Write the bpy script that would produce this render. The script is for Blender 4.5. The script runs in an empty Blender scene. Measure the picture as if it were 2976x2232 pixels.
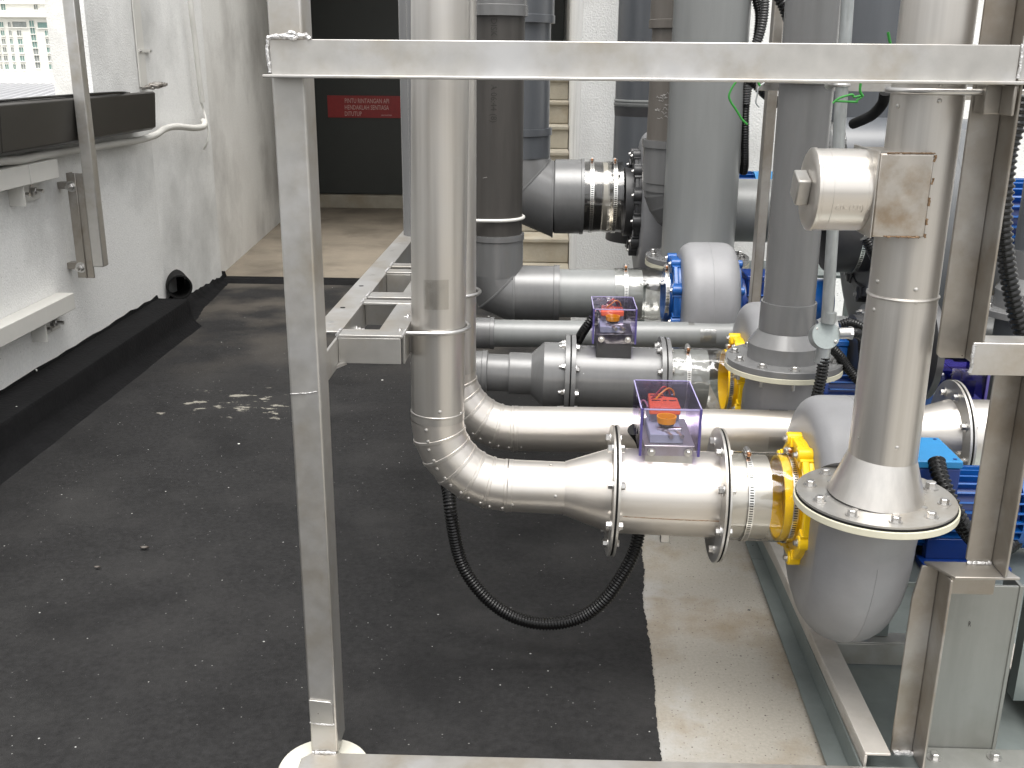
import bpy, bmesh, math, random
from mathutils import Vector, Matrix
random.seed(7)
PI = math.pi
V = Vector
scn = bpy.context.scene
COL = scn.collection

# ------------------------------------------------------------------ camera
F, CX, CY, H = 2995.0, 1488.0, 1116.0, 1.5          # focal length / centre in photograph pixels, eye height
_p, _y, _r = [math.radians(a) for a in (17.5, 1.9, 0.5)]
FWD = V((-math.sin(_y)*math.cos(_p), math.cos(_y)*math.cos(_p), -math.sin(_p)))
_ri = V((math.cos(_y), math.sin(_y), 0)); _up = _ri.cross(FWD)
RGT = _ri*math.cos(_r) + _up*math.sin(_r); UPV = -_ri*math.sin(_r) + _up*math.cos(_r)
EYE = V((0, 0, H))
cam = bpy.data.cameras.new('camera'); camo = bpy.data.objects.new('camera', cam); COL.objects.link(camo)
cam.sensor_width = 36.0; cam.lens = 36.0*F/2976.0; cam.clip_end = 6000; cam.clip_start = 0.05
M = Matrix((RGT, UPV, -FWD)).transposed().to_4x4(); M.translation = EYE
camo.matrix_world = M
scn.camera = camo

def at(px, py, Y):
    r = RGT*((px-CX)/F) + UPV*((CY-py)/F) + FWD
    return EYE + r*(Y/r.y)
def atz(px, py, Z):
    r = RGT*((px-CX)/F) + UPV*((CY-py)/F) + FWD
    return EYE + r*((Z-H)/r.z)

def ax(px, py, X):
    r = RGT*((px-CX)/F) + UPV*((CY-py)/F) + FWD
    return EYE + r*(X/r.x)

# ------------------------------------------------------------------ world, sun, exposure
SUN_EL, SUN_AZ = math.radians(74), math.radians(178)      # azimuth clockwise from +Y: behind the camera, a little right
w = bpy.data.worlds.new('World'); scn.world = w; w.use_nodes = True
nt = w.node_tree; nt.nodes.clear()
sky = nt.nodes.new('ShaderNodeTexSky'); sky.sky_type = 'NISHITA'; sky.sun_disc = False
sky.sun_elevation = SUN_EL; sky.sun_rotation = SUN_AZ; sky.dust_density = 4.0; sky.air_density = 1.0
hs = nt.nodes.new('ShaderNodeHueSaturation'); hs.inputs['Saturation'].default_value = 0.06
bg = nt.nodes.new('ShaderNodeBackground'); bg.inputs['Strength'].default_value = 0.15
wo = nt.nodes.new('ShaderNodeOutputWorld')
nt.links.new(sky.outputs[0], hs.inputs['Color']); nt.links.new(hs.outputs[0], bg.inputs['Color']); nt.links.new(bg.outputs[0], wo.inputs[0])
sl = bpy.data.lights.new('sun', 'SUN'); sl.energy = 1.5; sl.angle = math.radians(50); sl.color = (1.0, 0.96, 0.9)
so = bpy.data.objects.new('sun', sl); COL.objects.link(so)
sd = V((math.sin(SUN_AZ)*math.cos(SUN_EL), math.cos(SUN_AZ)*math.cos(SUN_EL), math.sin(SUN_EL)))
so.rotation_euler = sd.to_track_quat('Z', 'Y').to_euler(); so.location = (2, -4, 8)
scn.view_settings.view_transform = 'Standard'; scn.view_settings.look = 'None'
scn.view_settings.gamma = 1.0; scn.view_settings.exposure = 1.2; scn.view_settings.use_curve_mapping = False
scn.cycles.max_bounces = 8; scn.cycles.transparent_max_bounces = 16

# ------------------------------------------------------------------ materials
def mat(name, col, rough=.5, metal=0.0, var=.0, vscale=6.0, stretch=(1,1,1), bump=0.0, bscale=200.0, spec=.5,
        stain=None, stain_amt=0.0, stain_scale=3.0, stain2=None, rvar=.0, specks=None, coat=0.0):
    m = bpy.data.materials.new(name); m.use_nodes = True; n = m.node_tree; N = n.nodes; L = n.links
    b = N['Principled BSDF']; b.inputs['Base Color'].default_value = (*col, 1); b.inputs['Roughness'].default_value = rough
    b.inputs['Metallic'].default_value = metal; b.inputs['Specular IOR Level'].default_value = spec
    b.inputs['Coat Weight'].default_value = coat
    tc = N.new('ShaderNodeTexCoord'); mp = N.new('ShaderNodeMapping'); mp.inputs['Scale'].default_value = stretch
    L.new(tc.outputs['Object'], mp.inputs['Vector'])
    cur = None
    if var > 0 or rvar > 0:
        no = N.new('ShaderNodeTexNoise'); no.inputs['Scale'].default_value = vscale; no.inputs['Detail'].default_value = 6
        no.inputs['Roughness'].default_value = .65
        L.new(mp.outputs[0], no.inputs['Vector'])
        if var > 0:
            mr = N.new('ShaderNodeMapRange'); mr.inputs['From Min'].default_value = .3; mr.inputs['From Max'].default_value = .7
            mr.inputs['To Min'].default_value = 1-var; mr.inputs['To Max'].default_value = 1+var
            L.new(no.outputs['Fac'], mr.inputs['Value'])
            mx = N.new('ShaderNodeMix'); mx.data_type = 'RGBA'; mx.blend_type = 'MULTIPLY'; mx.inputs['Factor'].default_value = 1
            mx.inputs[6].default_value = (*col, 1); L.new(mr.outputs[0], mx.inputs[7]); cur = mx.outputs[2]
        if rvar > 0:
            m2 = N.new('ShaderNodeMapRange'); m2.inputs['From Min'].default_value = .3; m2.inputs['From Max'].default_value = .7
            m2.inputs['To Min'].default_value = max(.02, rough-rvar); m2.inputs['To Max'].default_value = rough+rvar
            L.new(no.outputs['Fac'], m2.inputs['Value']); L.new(m2.outputs[0], b.inputs['Roughness'])
    layers = []
    if stain is not None: layers.append((stain, stain_amt, stain_scale, .48, .72))
    if stain2 is not None: layers.append(stain2)
    for li, (scol, samt, ssc, f0, f1_) in enumerate(layers):
        ns = N.new('ShaderNodeTexNoise'); ns.inputs['Scale'].default_value = ssc; ns.inputs['Detail'].default_value = 7; ns.inputs['Roughness'].default_value = .6
        mo = N.new('ShaderNodeMapping'); mo.inputs['Location'].default_value = (li*7.3, li*3.1, 0); L.new(tc.outputs['Object'], mo.inputs[0]); L.new(mo.outputs[0], ns.inputs['Vector'])
        cr = N.new('ShaderNodeMapRange'); cr.inputs['From Min'].default_value = f0; cr.inputs['From Max'].default_value = f1_
        cr.inputs['To Min'].default_value = 0; cr.inputs['To Max'].default_value = samt
        L.new(ns.outputs['Fac'], cr.inputs['Value'])
        mx = N.new('ShaderNodeMix'); mx.data_type = 'RGBA'; L.new(cr.outputs[0], mx.inputs['Factor'])
        if cur is not None: L.new(cur, mx.inputs[6])
        else: mx.inputs[6].default_value = (*col, 1)
        mx.inputs[7].default_value = (*scol, 1); cur = mx.outputs[2]
    if specks is not None:
        for scol, sc, thr, wid in specks:
            vo = N.new('ShaderNodeTexVoronoi'); vo.inputs['Scale'].default_value = sc
            L.new(tc.outputs['Object'], vo.inputs['Vector'])
            sep = N.new('ShaderNodeSeparateColor'); L.new(vo.outputs['Color'], sep.inputs[0])
            g1 = N.new('ShaderNodeMath'); g1.operation = 'GREATER_THAN'; g1.inputs[1].default_value = thr; L.new(sep.outputs[0], g1.inputs[0])
            wm = N.new('ShaderNodeMath'); wm.operation = 'MULTIPLY'; wm.inputs[1].default_value = wid; L.new(sep.outputs[1], wm.inputs[0])
            g2 = N.new('ShaderNodeMath'); g2.operation = 'LESS_THAN'; L.new(vo.outputs['Distance'], g2.inputs[0]); L.new(wm.outputs[0], g2.inputs[1])
            mu = N.new('ShaderNodeMath'); mu.operation = 'MULTIPLY'; L.new(g1.outputs[0], mu.inputs[0]); L.new(g2.outputs[0], mu.inputs[1])
            mx = N.new('ShaderNodeMix'); mx.data_type = 'RGBA'; L.new(mu.outputs[0], mx.inputs['Factor'])
            if cur is not None: L.new(cur, mx.inputs[6])
            else: mx.inputs[6].default_value = (*col, 1)
            mx.inputs[7].default_value = (*scol, 1); cur = mx.outputs[2]
    if cur is not None: L.new(cur, b.inputs['Base Color'])
    if bump > 0:
        nb = N.new('ShaderNodeTexNoise'); nb.inputs['Scale'].default_value = bscale; nb.inputs['Detail'].default_value = 4
        L.new(mp.outputs[0], nb.inputs['Vector'])
        bp = N.new('ShaderNodeBump'); bp.inputs['Strength'].default_value = bump; bp.inputs['Distance'].default_value = .01
        L.new(nb.outputs['Fac'], bp.inputs['Height']); L.new(bp.outputs[0], b.inputs['Normal'])
    return m

def clear(name, tint, edge, refl=.12, rough=.03):
    m = bpy.data.materials.new(name); m.use_nodes = True; n = m.node_tree; N = n.nodes; L = n.links
    N.remove(N['Principled BSDF']); out = N['Material Output']
    tr = N.new('ShaderNodeBsdfTransparent'); gl = N.new('ShaderNodeBsdfGlossy'); gl.inputs['Roughness'].default_value = rough
    lw = N.new('ShaderNodeLayerWeight'); lw.inputs['Blend'].default_value = .35
    mc = N.new('ShaderNodeMix'); mc.data_type = 'RGBA'; mc.inputs[6].default_value = (*tint, 1); mc.inputs[7].default_value = (*edge, 1)
    pw = N.new('ShaderNodeMath'); pw.operation = 'POWER'; pw.inputs[1].default_value = 2.5
    L.new(lw.outputs['Facing'], pw.inputs[0]); L.new(pw.outputs[0], mc.inputs['Factor']); L.new(mc.outputs[2], tr.inputs['Color'])
    mr = N.new('ShaderNodeMapRange'); mr.inputs['To Min'].default_value = refl*.4; mr.inputs['To Max'].default_value = min(1, refl*4)
    L.new(pw.outputs[0], mr.inputs['Value'])
    nb = N.new('ShaderNodeTexNoise'); nb.inputs['Scale'].default_value = 14; tc = N.new('ShaderNodeTexCoord'); L.new(tc.outputs['Object'], nb.inputs['Vector'])
    bp = N.new('ShaderNodeBump'); bp.inputs['Strength'].default_value = .25; bp.inputs['Distance'].default_value = .02
    L.new(nb.outputs['Fac'], bp.inputs['Height']); L.new(bp.outputs[0], gl.inputs['Normal'])
    mx = N.new('ShaderNodeMixShader'); L.new(mr.outputs[0], mx.inputs[0]); L.new(tr.outputs[0], mx.inputs[1]); L.new(gl.outputs[0], mx.inputs[2])
    L.new(mx.outputs[0], out.inputs[0])
    return m

STEEL_V = mat('brushed_steel_painted_reflections_v', (.53,.51,.48), .37, .88, var=.10, vscale=4.5, stretch=(9,9,.05), rvar=.05, stain=(.55,.49,.42), stain_amt=.3, stain_scale=4)  # brushed grain; streaks also paint reflected bands into the base colour
STEEL_H = mat('brushed_steel_painted_reflections_h', (.60,.57,.53), .36, .86, var=.06, vscale=4.5, stretch=(.05,9,9), rvar=.04, stain=(.52,.45,.37), stain_amt=.35, stain_scale=4)  # lengthwise streaks put reflected surroundings into the colour, over brushed grain
STEEL_F = mat('mill_steel', (.455,.443,.42), .36, .74, var=.05, vscale=30, rvar=.05, stain=(.35,.305,.24), stain_amt=.8, stain_scale=8, stain2=((.54,.54,.545), .7, 5, .5, .68), bump=.01, bscale=300, specks=[((.12,.10,.08), 60, .95, .08)])
STEEL_B = mat('bolt_steel', (.55,.54,.525), .34, 1, var=.06, vscale=40)
STEEL_P = mat('stained_mill_steel', (.31,.287,.255), .38, .74, var=.06, vscale=30, rvar=.05, stain=(.21,.172,.13), stain_amt=.8, stain_scale=7, stain2=((.46,.46,.46), .6, 4, .52, .68), specks=[((.06,.05,.04), 70, .90, .10)])
STEEL_R = mat('satin_flat_bar', (.52,.49,.45), .62, .6, var=.06, vscale=20, stain=(.38,.33,.27), stain_amt=.8, stain_scale=6, specks=[((.05,.04,.03), 20, .93, .12)])
WELD = mat('weld_bead', (.50,.495,.49), .5, .8, var=.2, vscale=90, bump=.5, bscale=160)
RUSTW = mat('rusty_weld', (.20,.13,.075), .6, .5, var=.35, vscale=90, bump=.5, bscale=160)
GALV = mat('galvanised_sheet', (.235,.265,.258), .48, .75, var=.12, vscale=8, stain=(.16,.185,.18), stain_amt=.5, stain_scale=7, bump=.02, bscale=120, specks=[((.03,.03,.03), 22, .90, .10)])
GALVP = mat('galvanised_panel', (.235,.238,.222), .5, .6, var=.07, vscale=5, stretch=(6,6,.6), stain=(.18,.183,.16), stain_amt=.6, stain_scale=6)
GALVT = mat('galvanised_tube', (.40,.42,.42), .42, .8, var=.2, vscale=40, stretch=(1,1,.3))
PVC = mat('grey_pvc', (.138,.138,.138), .26, 0, var=.08, vscale=8, stretch=(3,3,.5), bump=.01, spec=.6, specks=[((.32,.32,.32), 26, .93, .07)])
PVCD = mat('dark_grey_pvc', (.048,.044,.040), .42, 0, var=.14, vscale=9, stretch=(5,5,.5), specks=[((.35,.34,.32), 24, .92, .07)])
PVCT = mat('taupe_pvc', (.115,.103,.09), .45, 0, var=.10, vscale=9, stretch=(5,5,.5))
PVCB = mat('bluish_pvc', (.085,.091,.10), .30, 0, var=.07, vscale=6, stretch=(4,4,.5), spec=.6)
PVCL = mat('light_grey_pvc', (.19,.196,.193), .32, 0, var=.06, vscale=7, stretch=(4,4,.4), spec=.5)
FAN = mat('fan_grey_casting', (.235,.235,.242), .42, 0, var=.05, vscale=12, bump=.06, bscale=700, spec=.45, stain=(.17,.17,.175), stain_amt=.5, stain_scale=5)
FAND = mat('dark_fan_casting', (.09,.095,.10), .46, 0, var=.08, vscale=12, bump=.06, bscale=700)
YEL = mat('yellow_plastic', (.90,.57,.006), .32, 0, var=.06, vscale=20, bump=.015, bscale=400)
BLUE = mat('blue_paint', (.006,.078,.29), .30, 0, var=.08, vscale=25, bump=.01)
BLUED = mat('navy_paint', (.004,.028,.16), .32, 0, var=.12, vscale=25)
BLUEL = mat('light_blue_paint', (.015,.19,.43), .42, 0, var=.05, vscale=60, bump=.05, bscale=900)
BLACK = mat('black_plastic', (.004,.004,.004), .26, 0, spec=.35)
RUBBER = mat('black_rubber', (.009,.009,.009), .75, spec=.15)
CHAR = mat('charcoal_plate', (.04,.04,.042), .38, 0, var=.15, vscale=20)
CREAM = mat('cream_gasket', (.50,.48,.375), .6, 0, var=.06, vscale=30)
def stucco(name, col, blotch, amt):  # wall colour with two layers of random greyer blotches
    return mat(name, col, .85, 0, var=.07, vscale=90, bump=.36, bscale=120, stain=blotch, stain_amt=amt, stain_scale=1.2, stain2=(tuple(c*.66 for c in blotch), .65, 1.1, .48, .70), spec=.2, specks=[(tuple(c*.55 for c in col), 60, .90, .16)])
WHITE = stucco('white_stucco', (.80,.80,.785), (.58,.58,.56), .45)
WHITER = stucco('white_render', (.84,.84,.82), (.66,.65,.62), .4)
GREYW = stucco('alley_render', (.78,.775,.75), (.58,.56,.53), .4)
COPE = mat('dark_coping_sheet', (.025,.023,.020), .42, 0, var=.12, vscale=3, specks=[((.2,.2,.2), 9, .93, .05)])
TAR = mat('black_bitumen', (.006,.006,.0065), .75, 0, var=.3, vscale=10, bump=.3, bscale=60, spec=.12, specks=[((.6,.6,.58), 14, .93, .10)])
TRUNK = mat('white_trunking', (.60,.59,.555), .5, 0, var=.04, vscale=6)
CABLE = mat('white_cable', (.58,.57,.535), .5)
CONC = mat('beige_concrete', (.255,.238,.205), .8, 0, var=.13, vscale=130, stain=(.175,.13,.078), stain_amt=1.0, stain_scale=3.4, stain2=((.32,.32,.312), .75, 2.1, .50, .60), bump=.2, bscale=420, specks=[((.15,.13,.11), 130, .55, .30), ((.07,.06,.05), 62, .74, .17), ((.05,.05,.05), 20, .92, .10), ((.62,.62,.60), 30, .95, .14)])
ALLEY = mat('alley_concrete', (.185,.158,.122), .8, 0, var=.15, vscale=3, stain=(.085,.071,.053), stain_amt=.9, stain_scale=1.8, bump=.2, bscale=60, specks=[((.6,.58,.5), 16, .95, .12)])
STAIRM = mat('stair_render', (.315,.288,.232), .8, 0, var=.15, vscale=5, stain=(.24,.19,.12), stain_amt=.7, stain_scale=3, bump=.25, bscale=50)
DOOR = mat('dark_green_door', (.026,.029,.026), .45, 0, var=.08, vscale=4)
SIGN = mat('red_sign', (.27,.018,.018), .4, 0, var=.12, vscale=20)
LETTER = mat('faded_lettering', (.60,.40,.36), .6)
INK = mat('dark_print', (.025,.023,.02), .6)
PALEINK = mat('pale_scratch', (.5,.49,.47), .7)
ORANGE = mat('orange_actuator', (.95,.17,.06), .45, 0, var=.05, vscale=30)
AMBER = mat('amber_plastic', (.85,.33,.01), .3)
BOXG = mat('grey_base_block', (.30,.33,.36), .5)
COPPER = mat('copper_screw', (.45,.22,.11), .3, 1)
GREENW = mat('green_wire', (.02,.21,.025), .45)
REDW = mat('red_wire', (.35,.03,.02), .45)
PINKW = mat('pink_wire', (.5,.25,.25), .45)
TAPE = clear('clear_tape', (.86,.85,.83), (.7,.7,.7), .45, .22)
HOSE = clear('clear_hose', (.93,.93,.91), (.55,.56,.55), .22, .06)
HOSEY = clear('smoky_hose', (.72,.70,.66), (.4,.4,.38), .25, .08)
ACRYL = clear('clear_acrylic', (.85,.825,.925), (.60,.53,.80), .12, .03)
ACRYLF = clear('clear_acrylic_front', (.92,.905,.96), (.70,.62,.86), .08, .02)
ACRYLT = mat('pale_acrylic_edge', (.34,.31,.52), .2)
ACRYLE = mat('violet_acrylic_edge', (.068,.055,.20), .35)
HOTEL = mat('hotel_wall', (.80,.79,.74), .8, 0, var=.03, vscale=.2)
GLASSD = mat('window_glass', (.27,.29,.28), .15, 0, var=.25, vscale=.6)
GLASSG = mat('green_glass', (.20,.31,.285), .15, 0, var=.25, vscale=.5)
ROOFM = mat('grey_metal_roof', (.36,.36,.37), .45, .3, var=.06, vscale=.3)
CITY = mat('city_ground', (.20,.20,.19), .9, 0, var=.2, vscale=.02)

def tar_floor():
    m = mat('dark_waterproofing', (.0190,.0188,.0190), .74, 0, var=.28, vscale=60, bump=.25, bscale=260, spec=.10,
            stain=(.031,.0303,.0300), stain_amt=.75, stain_scale=2.6, stain2=((.0105,.0105,.0107), .65, 3.1, .52, .70),
            specks=[((.34,.34,.33), 42, .89, .12), ((.62,.62,.60), 9, .86, .055), ((.16,.16,.155), 95, .90, .2), ((.008,.008,.008), 17, .92, .08)])
    # worn pale patches of old paint where the coating has flaked, in one band of the floor
    n = m.node_tree; N = n.nodes; L = n.links; b = N['Principled BSDF']; src = b.inputs['Base Color'].links[0].from_socket
    tc = N.new('ShaderNodeTexCoord'); sp = N.new('ShaderNodeSeparateXYZ'); L.new(tc.outputs['Object'], sp.inputs[0])
    def band(sock, c, h):
        a = N.new('ShaderNodeMath'); a.operation = 'SUBTRACT'; a.inputs[1].default_value = c; L.new(sock, a.inputs[0])
        d = N.new('ShaderNodeMath'); d.operation = 'ABSOLUTE'; L.new(a.outputs[0], d.inputs[0])
        r = N.new('ShaderNodeMapRange'); r.inputs['From Min'].default_value = h; r.inputs['From Max'].default_value = 0
        L.new(d.outputs[0], r.inputs['Value']); return r.outputs[0]
    k = N.new('ShaderNodeMath'); k.operation = 'MULTIPLY'; L.new(band(sp.outputs[0], -1.35, .75), k.inputs[0]); L.new(band(sp.outputs[1], 4.35, .55), k.inputs[1])
    mp = N.new('ShaderNodeMapping'); mp.inputs['Scale'].default_value = (8, 15, 1); L.new(tc.outputs['Object'], mp.inputs[0])
    no = N.new('ShaderNodeTexNoise'); no.inputs['Scale'].default_value = 1.0; no.inputs['Detail'].default_value = 8; no.inputs['Roughness'].default_value = .7; L.new(mp.outputs[0], no.inputs['Vector'])
    ad = N.new('ShaderNodeMath'); ad.operation = 'MULTIPLY_ADD'; ad.inputs[1].default_value = .22; L.new(k.outputs[0], ad.inputs[0]); L.new(no.outputs['Fac'], ad.inputs[2])
    g = N.new('ShaderNodeMapRange'); g.inputs['From Min'].default_value = .735; g.inputs['From Max'].default_value = .755; L.new(ad.outputs[0], g.inputs['Value'])
    mx = N.new('ShaderNodeMix'); mx.data_type = 'RGBA'; L.new(g.outputs[0], mx.inputs['Factor']); L.new(src, mx.inputs[6]); mx.inputs[7].default_value = (.19,.18,.155,1)
    # brownish silt towards the alley end of the floor
    y = N.new('ShaderNodeMapRange'); y.inputs['From Min'].default_value = 4.6; y.inputs['From Max'].default_value = 6.8; L.new(sp.outputs[1], y.inputs['Value'])
    n2 = N.new('ShaderNodeTexNoise'); n2.inputs['Scale'].default_value = 2.5; n2.inputs['Detail'].default_value = 7; L.new(tc.outputs['Object'], n2.inputs['Vector'])
    q = N.new('ShaderNodeMapRange'); q.inputs['From Min'].default_value = .42; q.inputs['From Max'].default_value = .62; L.new(n2.outputs['Fac'], q.inputs['Value'])
    mu = N.new('ShaderNodeMath'); mu.operation = 'MULTIPLY'; L.new(y.outputs[0], mu.inputs[0]); L.new(q.outputs[0], mu.inputs[1])
    m3 = N.new('ShaderNodeMix'); m3.data_type = 'RGBA'; L.new(mu.outputs[0], m3.inputs['Factor']); L.new(mx.outputs[2], m3.inputs[6]); m3.inputs[7].default_value = (.078,.070,.060,1)
    L.new(m3.outputs[2], b.inputs['Base Color'])
    return m
TARF = tar_floor()

def slotband():
    m = mat('clamp_band', (.72,.71,.68), .25, 1)
    n = m.node_tree; N = n.nodes; L = n.links; b = N['Principled BSDF']
    uv = N.new('ShaderNodeUVMap'); sp = N.new('ShaderNodeSeparateXYZ'); L.new(uv.outputs[0], sp.inputs[0])
    s = N.new('ShaderNodeMath'); s.operation = 'MULTIPLY'; s.inputs[1].default_value = 110; L.new(sp.outputs[0], s.inputs[0])
    f = N.new('ShaderNodeMath'); f.operation = 'FRACT'; L.new(s.outputs[0], f.inputs[0])
    g = N.new('ShaderNodeMath'); g.operation = 'GREATER_THAN'; g.inputs[1].default_value = .55; L.new(f.outputs[0], g.inputs[0])
    a = N.new('ShaderNodeMath'); a.operation = 'SUBTRACT'; a.inputs[1].default_value = .5; L.new(sp.outputs[1], a.inputs[0])
    d = N.new('ShaderNodeMath'); d.operation = 'ABSOLUTE'; L.new(a.outputs[0], d.inputs[0])
    l = N.new('ShaderNodeMath'); l.operation = 'LESS_THAN'; l.inputs[1].default_value = .32; L.new(d.outputs[0], l.inputs[0])
    k = N.new('ShaderNodeMath'); k.operation = 'MULTIPLY'; L.new(g.outputs[0], k.inputs[0]); L.new(l.outputs[0], k.inputs[1])
    mx = N.new('ShaderNodeMix'); mx.data_type = 'RGBA'; L.new(k.outputs[0], mx.inputs['Factor']); mx.inputs[6].default_value = (.72,.71,.68,1); mx.inputs[7].default_value = (.05,.05,.05,1)
    L.new(mx.outputs[2], b.inputs['Base Color'])
    return m
BAND = slotband()

# ------------------------------------------------------------------ mesh building
def basis(d):
    d = V(d).normalized(); a = V((0,0,1)) if abs(d.z) < .9 else V((0,1,0))
    e1 = a.cross(d).normalized(); e2 = d.cross(e1).normalized()
    return d, e1, e2
class MB:
    def __init__(s): s.v = []; s.f = []; s.uv = {}
    def add(s, vs, fs):
        o = len(s.v); s.v += [V(p) for p in vs]; s.f += [tuple(i+o for i in f) for f in fs]; return s
    def box(s, x0, x1, y0, y1, z0, z1):
        vs = [(x,y,z) for x in (x0,x1) for y in (y0,y1) for z in (z0,z1)]
        return s.add(vs, [(0,1,3,2),(4,6,7,5),(0,4,5,1),(2,3,7,6),(0,2,6,4),(1,5,7,3)])
    def obox(s, c, ax, ay, az, sx, sy, sz):      # oriented box
        c = V(c); ax, ay, az = V(ax).normalized()*sx/2, V(ay).normalized()*sy/2, V(az).normalized()*sz/2
        vs = [c+ax*i+ay*j+az*k for i in (-1,1) for j in (-1,1) for k in (-1,1)]
        return s.add(vs, [(0,1,3,2),(4,6,7,5),(0,4,5,1),(2,3,7,6),(0,2,6,4),(1,5,7,3)])
    def prism(s, poly, d):                        # planar polygon (world points) pushed along d
        n = len(poly); d = V(d); a = [V(p) for p in poly]
        return s.add(a+[p+d for p in a], [tuple(range(n))[::-1], tuple(range(n, 2*n))]+[(i,(i+1)%n,n+(i+1)%n,n+i) for i in range(n)])
    def lathe(s, A, d, prof, seg=40, caps=True, a0=0, a1=2*PI):
        A = V(A); d, e1, e2 = basis(d); full = abs(a1-a0-2*PI) < 1e-6; n = seg if full else seg+1
        vs = []
        for t, r in prof:
            for i in range(n):
                u = a0+(a1-a0)*i/seg; vs.append(A+d*t+(e1*math.cos(u)+e2*math.sin(u))*r)
        fs = []; m = seg
        for k in range(len(prof)-1):
            for i in range(m):
                j = (i+1) % n
                fs.append((k*n+i, k*n+j, (k+1)*n+j, (k+1)*n+i))
        if caps and full:
            fs.append(tuple(range(n))[::-1]); k = (len(prof)-1)*n; fs.append(tuple(range(k, k+n)))
        return s.add(vs, fs)
    def cyl(s, A, B, r, r2=None, seg=40, caps=True):
        A = V(A); B = V(B); return s.lathe(A, B-A, [(0, r), ((B-A).length, r if r2 is None else r2)], seg, caps)
    def tube(s, pts, rad, seg=12, closed=False, caps=True):
        P = [V(p) for p in pts]; n = len(P); T = []
        for i in range(n):
            a = P[(i-1) % n] if (closed or i > 0) else P[i]; b = P[(i+1) % n] if (closed or i < n-1) else P[i]
            T.append((b-a).normalized())
        _, e1, e2 = basis(T[0]); vs = []
        for i in range(n):
            e1 = (e1-T[i]*e1.dot(T[i])).normalized(); e2 = T[i].cross(e1)
            r = rad[i] if isinstance(rad, (list, tuple)) else rad
            vs += [P[i]+(e1*math.cos(2*PI*j/seg)+e2*math.sin(2*PI*j/seg))*r for j in range(seg)]
        fs = []
        for i in range(n if closed else n-1):
            a = i*seg; b = ((i+1) % n)*seg
            fs += [(a+j, a+(j+1) % seg, b+(j+1) % seg, b+j) for j in range(seg)]
        if caps and not closed:
            fs.append(tuple(range(seg))[::-1]); fs.append(tuple(range((n-1)*seg, n*seg)))
        return s.add(vs, fs)
    def grid(s, rows):                             # rows of equal-length point lists
        m = len(rows[0]); vs = [p for r in rows for p in r]
        return s.add(vs, [(i*m+j, i*m+j+1, (i+1)*m+j+1, (i+1)*m+j) for i in range(len(rows)-1) for j in range(m-1)])
def spline(pts, n=12):
    P = [V(p) for p in pts]; P = [P[0]*2-P[1]]+P+[P[-1]*2-P[-2]]; out = []
    for i in range(1, len(P)-2):
        a, b, c, d = P[i-1:i+3]
        for k in range(n):
            t = k/n
            out.append(.5*((2*b)+(c-a)*t+(2*a-5*b+4*c-d)*t*t+(3*b-3*c+d-a)*t**3))
    out.append(P[-2]); return out
def resample(P, step):
    out = [P[0]]; acc = 0
    for a, b in zip(P, P[1:]):
        L = (b-a).length
        while acc+L >= step:
            t = (step-acc)/L; a = a+(b-a)*t; out.append(a); L = (b-a).length; acc = 0
        acc += L
    return out

def to_mesh(name, mb, m, origin=V((0,0,0)), angle=35, flat=False):
    me = bpy.data.meshes.new(name); me.from_pydata([p-origin for p in mb.v], [], mb.f); me.update()
    b = bmesh.new(); b.from_mesh(me); bmesh.ops.recalc_face_normals(b, faces=b.faces); b.to_mesh(me); b.free()
    if m: me.materials.append(m)
    if not flat:
        me.polygons.foreach_set('use_smooth', [True]*len(me.polygons)); me.set_sharp_from_angle(angle=math.radians(angle))
    return me
def tag(o, label=None, cat=None, group=None, kind=None):
    if label: o['label'] = label
    if cat: o['category'] = cat
    if group: o['group'] = group
    if kind: o['kind'] = kind
    return o
def origin_of(p):
    o = V((0,0,0))
    while p is not None: o = o+V(p.location); p = p.parent
    return o
def thing(name, label, cat, loc, group=None):
    o = bpy.data.objects.new(name, None); COL.objects.link(o); o.location = loc; o.empty_display_size = .05
    return tag(o, label, cat, group)
def part(name, mb, m, parent=None, bevel=0.0, label=None, angle=35, kind=None, flat=False):
    base = origin_of(parent) if parent else V((0,0,0))
    o = bpy.data.objects.new(name, to_mesh(name, mb, m, base, angle, flat)); COL.objects.link(o); o.parent = parent
    if bevel > 0:
        bv = o.modifiers.new('bevel', 'BEVEL'); bv.width = bevel; bv.segments = 2; bv.limit_method = 'ANGLE'; bv.angle_limit = math.radians(40)
    return tag(o, label, None, None, kind)
def solo(name, mb, m, label, cat, group=None, bevel=0.0, angle=35, flat=False):   # a thing that is one mesh, origin at its base
    lo = V((sum(p.x for p in mb.v)/len(mb.v), sum(p.y for p in mb.v)/len(mb.v), min(p.z for p in mb.v)))
    o = bpy.data.objects.new(name, to_mesh(name, mb, m, lo, angle, flat)); COL.objects.link(o); o.location = lo
    if bevel > 0:
        bv = o.modifiers.new('bevel', 'BEVEL'); bv.width = bevel; bv.segments = 2; bv.limit_method = 'ANGLE'; bv.angle_limit = math.radians(40)
    return tag(o, label, cat, group)
def struct(name, mb, m, flat=True): return tag(part(name, mb, m, None, flat=flat), kind='structure')
def inst(name, mesh, parent, pos, d=(0,0,1), spin=0.0):
    o = bpy.data.objects.new(name, mesh); COL.objects.link(o); o.parent = parent
    q = V(d).normalized().to_track_quat('Z', 'Y').to_matrix().to_4x4()
    o.matrix_local = Matrix.Translation(V(pos)-origin_of(parent)) @ q @ Matrix.Rotation(spin, 4, 'Z')
    return o
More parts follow.
